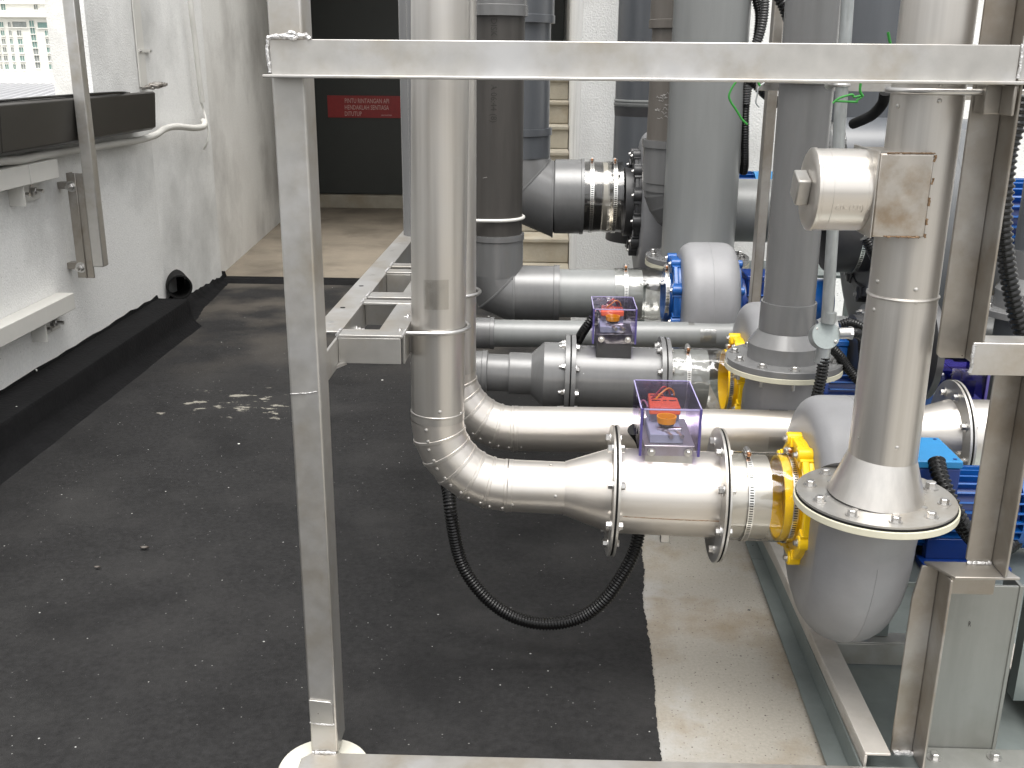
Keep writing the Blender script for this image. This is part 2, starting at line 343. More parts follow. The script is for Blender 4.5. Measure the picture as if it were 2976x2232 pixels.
def bolt_mesh(r, stud=0):
    m = MB(); m.lathe((0,0,0), (0,0,1), [(0, r*1.55), (r*.25, r*1.55)], 16)
    m.lathe((0,0,r*.25), (0,0,1), [(0, r*1.05), (r*1.0, r*1.05), (r*1.15, r*.85)], 6)
    if stud: m.lathe((0,0,r*1.3), (0,0,1), [(0, r*.55), (stud, r*.55)], 8)
    return to_mesh('bolt', m, STEEL_B, angle=30)
BOLT = bolt_mesh(.0085); NUT = bolt_mesh(.008, .008); SBOLT = bolt_mesh(.006)
_m = MB(); _m.lathe((0,0,0), (0,0,1), [(-.001,.0045), (.0012,.0042), (.0026,.002)], 12); _m.lathe((0,0,.0024), (0,0,1), [(0,.0014),(.0006,.0014)], 8)
RIVET = to_mesh('rivet', _m, STEEL_F)

def polar(c, d, r, a):
    d, e1, e2 = basis(d); return V(c)+(e1*math.cos(a)+e2*math.sin(a))*r

def text_mesh(s, size, extrude=0.0, align='LEFT'):
    c = bpy.data.curves.new('lettering', 'FONT'); c.body = s; c.size = size; c.extrude = extrude; c.align_x = align; c.resolution_u = 2
    o = bpy.data.objects.new('lettering', c); COL.objects.link(o)
    dg = bpy.context.evaluated_depsgraph_get(); me = bpy.data.meshes.new_from_object(o.evaluated_get(dg))
    bpy.data.objects.remove(o); bpy.data.curves.remove(c); return me
def text_part(s, size, m, fn, parent, extrude=0.0, align='LEFT', name='lettering'):
    me = text_mesh(s, size, extrude, align); base = origin_of(parent)
    if extrude == 0 and len(me.polygons) == 0: pass
    for v in me.vertices: v.co = fn(v.co.x, v.co.y, v.co.z)-base
    me.materials.clear(); me.materials.append(m); me.name = name
    o = bpy.data.objects.new(name, me); COL.objects.link(o); o.parent = parent; return o

# ================================================================== SETTING
b = MB(); b.box(-400, 400, -300, 900, -42, -40); struct('city_ground', b, CITY)
b = MB(); b.box(-2.75, 6, -4, 7.0, -.3, 0.0); struct('rooftop_concrete', b, CONC)
# dark waterproof coating with a hand-painted ragged right-hand edge
edge = []
yy = -4.0; jit = 0
while yy < 7.0:
    jit = jit*.8+random.uniform(-.0016, .0016)
    x = .27+.0 if yy < 1.6 else .272+(yy-1.9)*.044
    edge.append(V((x+jit+random.uniform(-.0009, .0009)+.004*math.sin(yy*4.1)+.003*math.sin(yy*11.3), yy, .004))); yy += .004
edge.append(V((.5, 7.0, .004)))
b = MB(); b.grid([[V((-2.7, p.y, .004)) for p in edge], edge]); struct('waterproof_coating', b, TARF)
b = MB(); b.box(-3.3, .15, 7.06, 11.2, -.2, .006); struct('alley_floor', b, ALLEY)
b = MB(); b.prism([(-2.7, 6.93, .003), (-2.7, 7.06, .003), (-2.7, 7.058, .03), (-2.7, 6.985, .028)], (2.85, 0, 0)); struct('drain_edge', b, TAR)

# kerb under the left parapet
t = thing('kerb', 'black bitumen painted kerb running along the foot of the white parapet wall', 'kerb', (-2.1, 4, 0))
rows = []
n = 90
for i in range(n+1):
    Y = -3+(5.75+3)*i/n
    j = random.uniform(-.003, .003)
    rows.append([V((-1.97+.03*(Y-3)*-1*.35+j, Y, .004)), V((-2.03+j, Y, .03)), V((-2.055, Y, .07)), V((-2.06, Y, .145)), V((-2.068, Y, .158)), V((-2.085, Y, .163)), V((-2.238, Y, .165+random.uniform(-.001, .001))), V((-2.243, Y, .178+random.uniform(-.006, .010))), V((-2.30, Y, .178))])
b = MB(); b.grid(rows); b.add(rows[-1], [tuple(range(len(rows[-1])))]); part('bitumen_fillet', b, TAR, t)
# drain pipe at the end of the kerb
t = thing('drain_pipe', 'short black open drain pipe poking out at the end of the kerb', 'pipe', (-2.12, 5.95, 0))
c = at(523, 835, 5.9); d = V((.50, -1, .04)).normalized()
b = MB(); b.lathe(c-d*.25, d, [(0,.072),(.25,.072),(.25,.062),(.01,.062)], 36, caps=False); part('pipe_barrel', b, RUBBER, t)
b = MB(); b.lathe(c-d*.235, d, [(0,.0615),(.0,.001)], 24, caps=False); part('pipe_bore', b, mat('painted_bore_shade', (.002,.002,.002), .9, spec=0.0), t)  # black disc paints the shade inside the pipe
rows = []
for i in range(60):
    Y = 5.72+1.33*i/59; jh = (jh if i else 0)*.75+random.uniform(-.006, .007); h = (.15-.09*min(1, (i/30)))+jh; o_ = .10*max(0, 1-i/22)+.03
    rows.append([V((-2.10-.002*i+random.uniform(-.004,.004)+o_*.4, Y, .004)), V((-2.15-.0018*i+o_*.5, Y, .02)), V((-2.20-.0009*i+o_*.3, Y, h*.5)), V((-2.236-.0003*i, Y, h)), V((-2.30, Y, h))])
b = MB(); b.grid(rows); part('bitumen_skirt', b, TAR, t, angle=60)

# parapet wall and its coping
t = thing('parapet_wall', 'low white stucco parapet on the left with a dark metal coping', 'wall', (-2.4, 2, 0))
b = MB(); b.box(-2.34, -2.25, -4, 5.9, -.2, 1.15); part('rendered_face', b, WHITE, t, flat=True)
yj = [-4, -.9, 2.0, 4.02, 5.66]
for a, c in zip(yj, yj[1:]):
    b = MB(); b.prism([(-2.34,a+.002,1.285),(-2.125,a+.002,1.320),(-2.112,a+.002,1.312),(-2.125,a+.002,1.135),(-2.15,a+.002,1.12),(-2.34,a+.002,1.12)], (0,c-a-.004,0)); part('coping_panel', b, COPE, t, bevel=.003)
# tall wall with rounded pilaster
t = thing('stair_tower_wall', 'tall white stucco wall with a rounded outer corner rising behind the coping', 'wall', (-2.4, 6, 0))
def wallstrip(path, z0, z1, step=.5):
    zs = [z0+(z1-z0)*i/8 for i in range(9)]
    m = MB(); m.grid([[V((x, y, z)) for z in zs] for x, y in path]); return m
Yk = ax(212, 120, -2.33).y
path = [(-2.33,6.9),(-2.33,Yk),(-2.256,Yk),(-2.256,5.4),(-2.258,5.8),(-2.258,6.19)]
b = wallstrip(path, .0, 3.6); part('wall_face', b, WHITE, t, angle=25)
path = [(-2.258,6.19),(-2.252,6.3),(-2.250,6.6)]+[(-2.250-.10*(1-math.cos(a)), 6.95+.10*math.sin(a)) for a in [0,.15,.3,.5,.7,.9,1.1,1.3,1.5]]
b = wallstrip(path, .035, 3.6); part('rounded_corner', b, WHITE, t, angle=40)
# alley: left wall, end wall with door, roof slab
t = thing('alley_wall', 'shaded grey rendered wall on the left side of the covered alley', 'wall', (-2.5, 9, 0))
b = MB(); b.prism([(-2.318,7.03,0),(-2.63,10.9,0),(-3.3,10.9,0),(-3.3,7.03,0)], (0,0,3.6)); part('rendered_face', b, GREYW, t, flat=True)
t = thing('alley_roof', 'concrete roof slab covering the alley outside the dark door', 'roof', (-1, 9.5, 3.0))
b = MB(); b.box(-3.4, .149, 8.5, 11.2, 2.9, 3.15); part('slab', b, GREYW, t, flat=True)
t = thing('fire_door', 'dark green double fire door at the far end of the alley', 'door', (-1.1, 10.8, 0))
b = MB(); b.box(-3.2, .6, 10.9, 11.1, -.1, 3.6); part('end_wall', b, GREYW, t, flat=True)
zt = .135
b = MB(); b.box(-2.62, .14, 10.74, 10.9, .0, zt); part('threshold', b, STAIRM, t, bevel=.01)
for x0, x1 in ((-2.40, -1.14), (-1.13, .13)):
    b = MB(); b.box(x0+.002, x1-.002, 10.82, 10.86, zt+.006, 2.44); part('door_leaf', b, DOOR, t, bevel=.004)
b = MB(); b.box(-2.46, -2.405, 10.78, 10.9, zt, 2.45); b.box(-2.404,-2.39,10.80,10.818,zt,2.45); part('door_frame', b, DOOR, t, bevel=.004)
b = MB(); b.box(-2.64, -2.47, 10.76, 10.9, zt, 2.45); part('door_jamb', b, DOOR, t)
# red sign
s = thing('fire_door_sign', 'red fire door sign with three lines of faded capital lettering', 'sign', (-1.9, 10.81, 1.3))
YS = 10.81
p0 = at(951, 277, YS); p1 = at(951, 341, YS); p2 = at(1262, 283, YS)
b = MB(); b.box(p0.x, p2.x, YS-.006, YS+.008, p1.z, p0.z); part('sign_plate', b, SIGN, s)
for txt, px, py, hh in (('PINTU RINTANGAN API', 1002, 299, 15), ('HENDAKLAH SENTIASA', 1002, 318, 15), ('DITUTUP', 1002, 336.5, 15), ('JABATAN BOMBA', 1108, 337, 5)):
    q = at(px, py, YS); size = hh*YS/F*1.0/.72*.86
    text_part(txt, size, LETTER, lambda x, y, z, q=q: V((q.x+x*.66, YS-.0085, q.z+y)), s)

# right-hand building: white back wall and stair beside it
t = thing('white_back_wall', 'bright white stucco wall standing behind the pipes and fans', 'wall', (2.5, 5.4, 0))
b = MB(); b.box(.15, 6, 5.2, 5.5, -.1, 3.8); part('front_face', b, WHITER, t, flat=True)
b = MB(); b.box(.15, .45, 5.5, 11.2, -.1, 3.8); part('return_face', b, WHITER, t, flat=True)
t = thing('concrete_stair', 'beige rendered concrete steps climbing along the white return wall', 'stairs', (-.3, 7.5, 0))
for k in range(9):
    Y0 = 6.72+.26*k
    b = MB(); b.box(-.78, .146, Y0, Y0+.28, .17*k+.002, .17*(k+1)); b.box(-.78, .147, Y0-.018, Y0+.28, .17*(k+1)-.03, .17*(k+1)+.001)
    part('step', b, STAIRM, t, bevel=.008)
b = MB(); b.box(-.78, .145, 7.0, 9.3, .0, .16); part('stair_base', b, STAIRM, t)

# trunking and cables on the wall
X0 = -2.17
for (pt, pb, pe, lab, grp) in (((0,495),(0,558),(165,455),'upper white metal trunking end fixed under the cable on the parapet wall',1), ((0,955),(0,1012),(213,843),'lower white metal trunking end fixed just above the kerb',2)):
    a = ax(*pt, X0); c = ax(*pb, X0); e = ax(*pe, X0)
    t = thing('wall_trunking', lab, 'trunking', (X0, e.y, c.z), 'white trunking on the parapet wall')
    ym = ax(86, 500, X0).y if grp == 1 else 3.0
    b = MB(); b.box(-2.249, X0, 1.0, ym-.002, c.z, a.z); part('channel', b, TRUNK, t, bevel=.003)
    b = MB(); b.box(-2.249, X0+.001, ym+.002, e.y, c.z, a.z); part('end_channel', b, TRUNK, t, bevel=.003)
    yb = ax(105, 590, -2.2).y if grp == 1 else ax(160, 935, -2.2).y
    b = MB(); b.box(-2.2485, -2.242, yb-.13, yb+.13, c.z-.085, c.z+.03); b.box(-2.242,-2.18,yb-.13,yb-.124,c.z-.085,c.z-.002); part('bracket', b, TRUNK, t)
    for dy in (-.06, .06):
        inst('bolt', bolt_mesh(.016, .03) if False else BOLT2 if 'BOLT2' in globals() else globals().setdefault('BOLT2', bolt_mesh(.016, .03)), t, (-2.242, yb+dy, c.z-.045), (1,0,0))

# steel post hung on the wall
t = thing('wall_post', 'tall steel angle post bolted to the parapet wall in front of the coping', 'post', (-2.1, 4.6, .43))
Xp = -2.06
pa = ax(303, 776, Xp)
b = MB(); b.box(Xp-.052, Xp, pa.y-.006, pa.y+.052, pa.z, 1.93); part('upright', b, STEEL_F, t, bevel=.004)
b = MB(); b.box(Xp-.14, Xp+.10, pa.y-.02, pa.y+.07, 1.932, 1.945); part('cap_plate', b, TRUNK, t)
q0 = ax(258, 480, -2.24); q1 = ax(262, 778, -2.24)
b = MB(); b.box(-2.192, Xp-.053, pa.y+.004, pa.y+.012, q1.z, q0.z); b.box(-2.192, -2.186, pa.y+.0125, pa.y+.06, q1.z, q0.z); b.box(-2.152,-2.146,pa.y-.004,pa.y+.0035,q1.z,q0.z); part('wall_plate', b, STEEL_P, t, bevel=.002)
for zz in (q0.z-.06, q1.z+.05):
    b = MB(); b.box(-2.249, -2.192, pa.y+.03, pa.y+.075, zz-.015, zz+.015); part('spacer', b, STEEL_P, t)
    inst('bolt', BOLT2, t, (-2.172, pa.y+.004, zz), (0,-1,0))

# wall conduit cable
pts = [ax(-60, 480, -2.2), ax(0,468,-2.2), ax(60,464,-2.2), ax(120,452,-2.2), ax(240,433,-2.2), ax(330,418,-2.2), ax(400,408,-2.2), ax(450,393,-2.2), ax(480,374,-2.2), ax(515,368,-2.2), ax(560,372,-2.18), ax(588,369,-2.17), ax(595,360,-2.17), ax(590,352,-2.19)]
b = MB(); b.tube(spline(pts, 10), .019, 12); solo('wall_cable', b, CABLE, 'thick white cable snaking along the wall below the coping to the corner', 'cable')
pts = [ax(551,-30,-2.19), ax(557,40,-2.19), ax(566,110,-2.19), ax(578,220,-2.19), ax(588,297,-2.19)]
b = MB(); b.tube(spline(pts, 6), .0165, 12); solo('wall_conduit', b, TRUNK, 'thin white vertical conduit running down the rounded wall corner', 'conduit')
pts = [ax(584,296,-2.2), ax(592,320,-2.19), ax(600,352,-2.17), ax(606,385,-2.16), ax(602,415,-2.17), ax(592,434,-2.2)]
b = MB(); b.tube(spline(pts, 8), .007, 8); solo('loose_wire', b, CABLE, 'loose pale wire looping from the end of the white wall conduit', 'wire')
t = thing('lightning_strip', 'flat white conductor strip clipped vertically on the tall stucco wall', 'conductor strip', (-2.24, 5.6, 1.3))
a0 = ax(421, 252, -2.245)
b = MB(); b.box(-2.2545, -2.247, a0.y-.05, a0.y+.05, a0.z, 3.0); part('strip', b, TRUNK, t)
a1 = ax(421, 148, -2.245); b = MB(); b.box(-2.2545, -2.242, a1.y-.085, a1.y+.085, a1.z-.008, a1.z+.008); part('clip', b, TRUNK, t)
for k in (-1, 1): inst('screw', SBOLT, t, (-2.242, a1.y+.075*k, a1.z), (1,0,0))
b = MB()
for i in range(9):
    c = V((-2.2+random.uniform(-.03,.04), a0.y+random.uniform(-.10,.10), 1.325+random.uniform(0,.03)))
    b.obox(c, (1,random.uniform(-.5,.5),random.uniform(-.3,.3)), (0,1,.2), (0,-.2,1), .05, .03, .014)
part('clamp', b, STEEL_P, t, bevel=.002)
for k in range(2):
    pts = [V((-2.13-.05*k+random.uniform(-.02,.02), 2.4+.4*i, 1.322-.008*k+random.uniform(0,.008))) for i in range(8)]
    pts.append(V((-2.19, 5.5, 1.314)))
    b = MB(); b.tube(spline(pts, 6), .006, 8); solo('coping_cable', b, BLACK, ['black cable lying along the outer edge of the coping', 'second black cable lying further back on the coping'][k], 'cable', 'black cables on the coping')

# far buildings seen over the parapet
YH = 300.0
t = thing('hotel_building', 'distant white hotel block with rows of windows and a green glass strip', 'building', (-150, YH, -40))
def hx(px, py): return at(px, py, YH)
b = MB(); b.box(-230, -128, YH, YH+30, -40, 40); part('facade', b, HOTEL, t, flat=True)
for (y0, y1, d) in ((38, 50, 1.6), (50, 53, .8), (212, 221, 1.2), (3, 12, .8)):
    z1 = hx(100, y0).z; z0 = hx(100, y1).z
    b = MB(); b.box(-230, -128.5, YH-d, YH-.01, z0, z1); part('cornice', b, HOTEL, t, flat=True)
fr = None
def window(px0, px1, py0, py1, m=GLASSD):
    a = hx(px0, py1); c = hx(px1, py0); wx = c.x-a.x; wz = c.z-a.z
    f = MB(); e = .10
    f.box(a.x-e, a.x, YH-.25, YH-.012, a.z-e, c.z+e); f.box(c.x, c.x+e, YH-.25, YH-.012, a.z-e, c.z+e)
    f.box(a.x, c.x, YH-.25, YH-.012, c.z, c.z+e); f.box(a.x-.25, c.x+.25, YH-.45, YH-.251, a.z-.28, a.z-e); f.box(a.x, c.x, YH-.25, YH-.012, a.z-e, a.z)
    if wx < 2.2: f.box(a.x+wx*.48, a.x+wx*.54, YH-.2, YH-.06, a.z, c.z)
    o = part('window', f, HOTEL, t, flat=True)
    g = MB(); g.box(a.x, c.x, YH-.055, YH-.011, a.z, c.z); part('pane', g, m, o, flat=True)
for r in range(6):
    dy = 24.6*r; dx = 3.1*r
    py0, py1 = 62+dy, 77+dy
    for c0, c1 in ((1,10), (25,31), (157,166), (181,186)):
        window(c0+dx, c1+dx, py0+2, py1+2, random.choice([GLASSD, GLASSD, GLASSG]))
    if r: 
        for c0, c1 in ((49,60), (130,141), (191,198)): window(c0+dx-1, c1+dx-1, py0+2, py1+2, random.choice([GLASSD, GLASSG]))
    if r > 1: window(-12+dx, -8+dx, py0+2, py1+2)
window(38, 77, 63, 79, GLASSD); window(111, 149, 65, 81, GLASSG)
for r in range(7): window(87+dx*0+r*3.1-.0, 99+r*3.1-.5, 60+r*20, 78+r*20, GLASSG if r < 4 else GLASSD)
window(100, 110, 14, 28, GLASSD); window(5, 14, -2, 30, GLASSG)
# corrugated roof
t = thing('metal_roof', 'grey corrugated metal roof of a lower building beyond the parapet', 'roof', (-22, 45, -4))
rows = []; d = V((-math.sin(math.radians(20)), math.cos(math.radians(20)), 0)); nrm = V((d.y, -d.x, 0))
prof = []
for k in range(-75, 60):
    u = k*.40
    prof += [(u, 0), (u+.24, 0), (u+.28, .07), (u+.36, .07)]
o0 = V((-22, 47, -.02))
b = MB()
def clipline(u, h):
    p = o0+nrm*u; t0 = (27-p.y)/d.y; t1 = (58-p.y)/d.y
    return [p+d*t0+V((0,0,h)), p+d*t1+V((0,0,h))]
b.grid([clipline(u, h) for u, h in prof]); part('roof_sheet', b, ROOFM, t, flat=True)
b = MB(); b.box(-60, 0, 58, 58.4, -.6, .42); part('ridge_flashing', b, HOTEL, t, flat=True)
b = MB(); b.box(-50, 5, 28, 58, -40, -.5); part('roof_base', b, ROOFM, t, flat=True)

# ================================================================== STEEL SUPPORT FRAME (front)
YF = 1.876
FR = thing('support_frame', 'welded stainless steel angle frame standing in front of all the ducts', 'frame', (-.47, YF+.03, .05))
b = MB(); b.box(-.491, -.432, YF, YF+.080, .0625, 2.4); part('post', b, STEEL_F, FR, bevel=.004)
b = MB(); b.box(-.488, .795, YF-.012, YF-.0055, 1.470, 1.530); b.box(-.492, .90, YF-.056, YF-.0055, 1.466, 1.4715); b.box(-.47,.79,YF-.0055,YF+.0,1.472,1.5285); part('top_beam', b, STEEL_F, FR, bevel=.0015)
b = MB(); b.prism([(-.487,YF,.062),(.836,YF+.010,.062),(.836,YF-.065,.062),(-.508,YF-.065,.062),(-.508,YF-.02,.062)], (0,0,-.006)); b.box(-.505,.836,YF-.065,YF-.059,0.0,.0555); part('bottom_beam', b, STEEL_F, FR, bevel=.0015)
# welds
def weld(P, r, parent, m=WELD, name='weld_bead'):
    pts = resample(spline(P, 8), .004); pts = pts if len(pts) > 2 else spline(P, 4)
    b = MB(); b.tube([p+V((random.uniform(-1,1),random.uniform(-1,1),random.uniform(-1,1)))*r*.15 for p in pts], [r*random.uniform(.62,1.0) for _ in pts], 8); return part(name, b, m, parent)
yw = YF-.012
weld([(-.490,yw,1.532),(-.468,yw-.003,1.534),(-.448,yw-.004,1.533),(-.425,yw,1.536),(-.415,yw,1.529)], .0052, FR)
weld([(-.489,yw,1.53),(-.492,yw,1.51),(-.490,yw,1.49),(-.489,yw,1.472)], .0042, FR)
weld([(-.460,yw-.001,1.535),(-.448,yw-.004,1.541),(-.436,yw-.004,1.535),(-.448,yw-.004,1.530),(-.458,yw-.003,1.535)], .0038, FR)
weld([(-.488,YF-.002,.063),(-.46,YF-.004,.065),(-.436,YF-.002,.063)], .0048, FR)
weld([(-.489,YF-.002,.140),(-.47,YF-.003,.137),(-.45,YF-.003,.136),(-.437,YF-.002,.135)], .0030, FR)
b = MB(); b.prism([(-.4885,YF-.0045,.140),(-.4885,YF-.0045,.196),(-.443,YF-.0045,.192),(-.439,YF-.0045,.186),(-.439,YF-.0045,.137)], (0,.004,0)); part('patch_plate', b, STEEL_F, FR, bevel=.001)
weld([(-.4905,YF-.001,.880),(-.46,YF-.001,.882),(-.437,YF-.001,.886)], .0010, FR)
b = MB(); b.box(.7985,.85,YF-.010,YF-.004,1.472,1.545); part('end_stub', b, STEEL_F, FR, bevel=.0015)
weld([(.797,YF-.013,1.532),(.7975,YF-.014,1.50),(.797,YF-.013,1.475)], .0035, FR)
# right-hand stepped posts
YR = 1.935
def anglepost(xl, xf, z0, z1, chamfer=None, depth=.062, nm='stepped_post'):
    b = MB(); th = .006
    if chamfer:
        b.prism([(xl,YR,z0),(xf,YR,z0),(xf,YR,z1),(xf-.035,YR,z1),(xl,YR,z1-.075)], (0,th,0))
    else: b.prism([(xl+.008,YR,z0),(xf,YR,z0),(xf,YR,z1),(xl,YR,z1),(xl,YR,z0+.008)], (0,th,0))
    b.box(xf, xf+th, YR-depth, YR+th, z0, z1)
    return part(nm, b, STEEL_P, FR, bevel=.002)
anglepost(.752, .807, .958, 2.4); anglepost(.868, .921, .524, .955); anglepost(.770, .817, .06, .515, True)
b = MB(); b.box(.787, 1.25, YR-.078, YR-.072, .948, 1.010); b.box(.812,1.25,YR-.072,YR-.012,1.002,1.008); part('bracket_beam', b, STEEL_F, FR, bevel=.0015)
b = MB(); b.prism([(.786,YR+.006,.517),(.93,YR+.006,.517),(.955,YR-.058,.517),(.825,YR-.062,.517)], (0,0,.006)); b.box(.835,.935,YR-.001,YR+.005,.452,.516); part('shelf_angle', b, STEEL_P, FR, bevel=.0015)
weld([(.788,YR-.079,1.005),(.7865,YR-.081,.985),(.788,YR-.08,.965),(.786,YR-.079,.95)], .0042, FR)
weld([(.87,YR-.003,.525),(.895,YR-.004,.526),(.918,YR-.003,.526)], .005, FR)
weld([(.775,YR-.003,.063),(.80,YR-.004,.065),(.82,YR-.004,.063)], .007, FR)
b = MB(); b.box(.752, .784, YF+.0, YF+.045, 1.415, 1.465); b.box(.778,.784,YF-.05,YF+.0,1.415,1.465); part('clamp_bracket', b, STEEL_P, FR, bevel=.002)
# base side rail and cross members (fan bed frame) on the sheet
b = MB(); b.box(.700,.755,YF+.016,5.0,.084,.090); b.box(.700,.706,YF+.016,5.0,.024,.0838); part('bed_rail', b, STEEL_R, FR, bevel=.0015)
b = MB(); b.box(1.15,1.21,YF+.016,5.0,.084,.090); b.box(1.204,1.21,YF+.016,5.0,.024,.0838); part('bed_rail', b, STEEL_R, FR, bevel=.0015)
for Y in (2.34, 2.95, 3.55):
    b = MB(); b.box(.7565,1.149,Y,Y+.05,.084,.089); b.box(.7565,1.149,Y,Y+.005,.024,.0838); part('cross_member', b, STEEL_F, FR, bevel=.0015)

t = thing('foot_disc', 'cream painted round concrete foot pad beneath the left frame post', 'foot pad', (-.49, YF, 0))
b = MB(); b.lathe((-.458, YF-.030, .0045), (0,0,1), [(0,.102),(.036,.100),(.046,.094),(.0475,0.001)], 48, caps=False); part('pad', b, mat('cream_paint', (.50,.485,.42), .6, 0, var=.06, vscale=20), t)

# galvanised sheet deck
t = thing('galvanised_deck', 'galvanised steel sheet deck lying under the fans beside the concrete strip', 'sheet deck', (1.5, 3, 0))
ys = [1.5, 2.93, 4.4, 5.1]
for a, c in zip(ys, ys[1:]):
    b = MB(); b.prism([(.640+.0175*(a-1.95),a+.0015,.012),(.640+.0175*(c-1.95),c-.0015,.012),(2.9,c-.0015,.012),(2.9,a+.0015,.012)], (0,0,.006)); part('sheet', b, GALV, t)
b = MB(); b.prism([(.682,1.5,.0185),(.689,1.5,.058),(.694,1.5,.058),(.699,1.5,.0185)], (.03,3.5,0)); part('folded_upstand', b, GALV, t, bevel=.001)

# ================================================================== DUCT HELPERS
def mitre_elbow(P0, c, u0, u1, R, r, n, m, parent, lip=.0018, name='elbow_segment'):
    # arc centre c, from direction u0 to u1 (unit, perpendicular); n gores
    P = []; u0 = V(u0); u1 = V(u1); w = u0.cross(u1); c = V(c)
    angs = [PI/2*i/n for i in range(n+1)]
    rows = []
    def ring(a, axis_a, extra, off):
        # points on the cylinder whose axis is the tangent at axis_a, cut by the radial plane at angle a
        pc = c+(u0*math.cos(axis_a)+u1*math.sin(axis_a))*R
        tan = (-u0*math.sin(axis_a)+u1*math.cos(axis_a)); rad = (u0*math.cos(axis_a)+u1*math.sin(axis_a))
        pn = (-u0*math.sin(a)+u1*math.cos(a)); out = []
        for i in range(48):
            q = 2*PI*i/48; p = pc+(rad*math.cos(q)+w*math.sin(q))*(r+extra)
            s = (c+pn*off-p).dot(pn)/tan.dot(pn); out.append(p+tan*s)
        return out
    for i in range(n):
        am = (angs[i]+angs[i+1])/2
        R2 = R
        rws = [ring(angs[i], am, 0, 0), ring(angs[i+1], am, 0, -.008), ring(angs[i+1], am, lip, -.007), ring(angs[i+1], am, lip, -.001), ring(angs[i+1], am, 0, 0)]
        b = MB(); vs = [p for r_ in rws for p in r_]; fs = []
        for k in range(len(rws)-1): fs += [(k*48+j, k*48+(j+1) % 48, (k+1)*48+(j+1) % 48, (k+1)*48+j) for j in range(48)]
        b.add(vs, fs); part(name, b, m, parent, angle=25)
def duct(name, A, B, r, m, parent, r2=None, seg=56): 
    b = MB(); b.cyl(A, B, r, r2, seg); return part(name, b, m, parent)
def flange(A, d, t, r, m, parent, nb=8, br=.8, bolts=True, back=False, a0=.2, mesh=None):
    b = MB(); b.lathe(A, d, [(0, r*.998), (0, r), (t, r), (t, r*.998)], 64); f = part('flange', b, m, parent, bevel=.001)
    if bolts:
        d_ = V(d).normalized()
        for i in range(nb):
            a = a0+2*PI*i/nb
            inst('bolt', mesh or BOLT, f, polar(V(A)+d_*(0 if back else t), d, r*br, a), -d_ if back else d_, random.random())
    return f
def clamp(c, d, r, parent, ang, w=.013, m=BAND):
    d_ = V(d).normalized()
    b = MB(); seg = 64; b.lathe(V(c)-d_*w/2, d, [(0,r),(0,r+.0016),(w,r+.0016),(w,r)], seg, caps=False)
    o = part('clamp_band', b, m, parent)
    me = o.data; uvl = me.uv_layers.new(name='UVMap'); dd, e1, e2 = basis(d); base = origin_of(parent)
    for poly in me.polygons:
        us = []
        for li in poly.loop_indices:
            p = me.vertices[me.loops[li].vertex_index].co+base-V(c); us.append((li, math.atan2(p.dot(e2), p.dot(e1))/(2*PI)+.5, (p.dot(d_)+w/2)/w))
        if max(q[1] for q in us)-min(q[1] for q in us) > .5: us = [(l, u+1 if u < .5 else u, v) for l, u, v in us]
        for l, u, v in us: uvl.data[l].uv = (u, v)
    p = polar(c, d, r+.008, ang); rad = (p-V(c)).normalized(); tan = d_.cross(rad)
    b = MB(); b.obox(p-rad*.002, d_, tan, rad, w*1.25, .026, .010); b.lathe(p-tan*.016, tan, [(0,.0068),(.032,.0068)], 14); part('worm_housing', b, STEEL_B, o, bevel=.001)
    q = tan if tan.z < 0 else -tan
    if abs(q.z) < .2: q = V((0,-1,0)) if tan.y else q
    sgn = tan if tan.y < 0 else -tan
    b = MB(); b.lathe(p+sgn*.016, sgn, [(0,.0052),(.007,.0052),(.0085,.003)], 8); part('screw_head', b, COPPER, o)
def corrugated(name, pts, r, m, label, cat, group=None, pitch=.0075, seg=14, amp=.16):
    P = resample(spline(pts, 14), pitch/4); rad = [r*(1.0, 1.0, 1-amp, 1-amp)[i % 4] for i in range(len(P))]
    b = MB(); b.tube(P, rad, seg); return solo(name, b, m, label, cat, group, angle=60)
def ubolt(c, axis, legdir, r, leg, rod, label, nuts=True, m=STEEL_B):
    # half ring round a pipe (axis) with two legs along legdir
    axis = V(axis).normalized(); legdir = V(legdir).normalized(); side = axis.cross(legdir); c = V(c)
    pts = [c+side*r+legdir*leg]+[c+side*r+legdir*leg*.5]
    for i in range(17):
        a = PI*i/16; pts.append(c+side*r*math.cos(a)-legdir*r*math.sin(a))
    pts += [c-side*r+legdir*leg*.5, c-side*r+legdir*leg]
    t = thing('u_bolt', label, 'u-bolt', c, 'u-bolts holding the pipes')
    b = MB(); b.tube(pts, rod, 12); part('rod', b, m, t)
    if nuts:
        for s in (1,-1): inst('nut', NUT, t, c+side*r*s+legdir*(leg*.78), legdir)
    return t

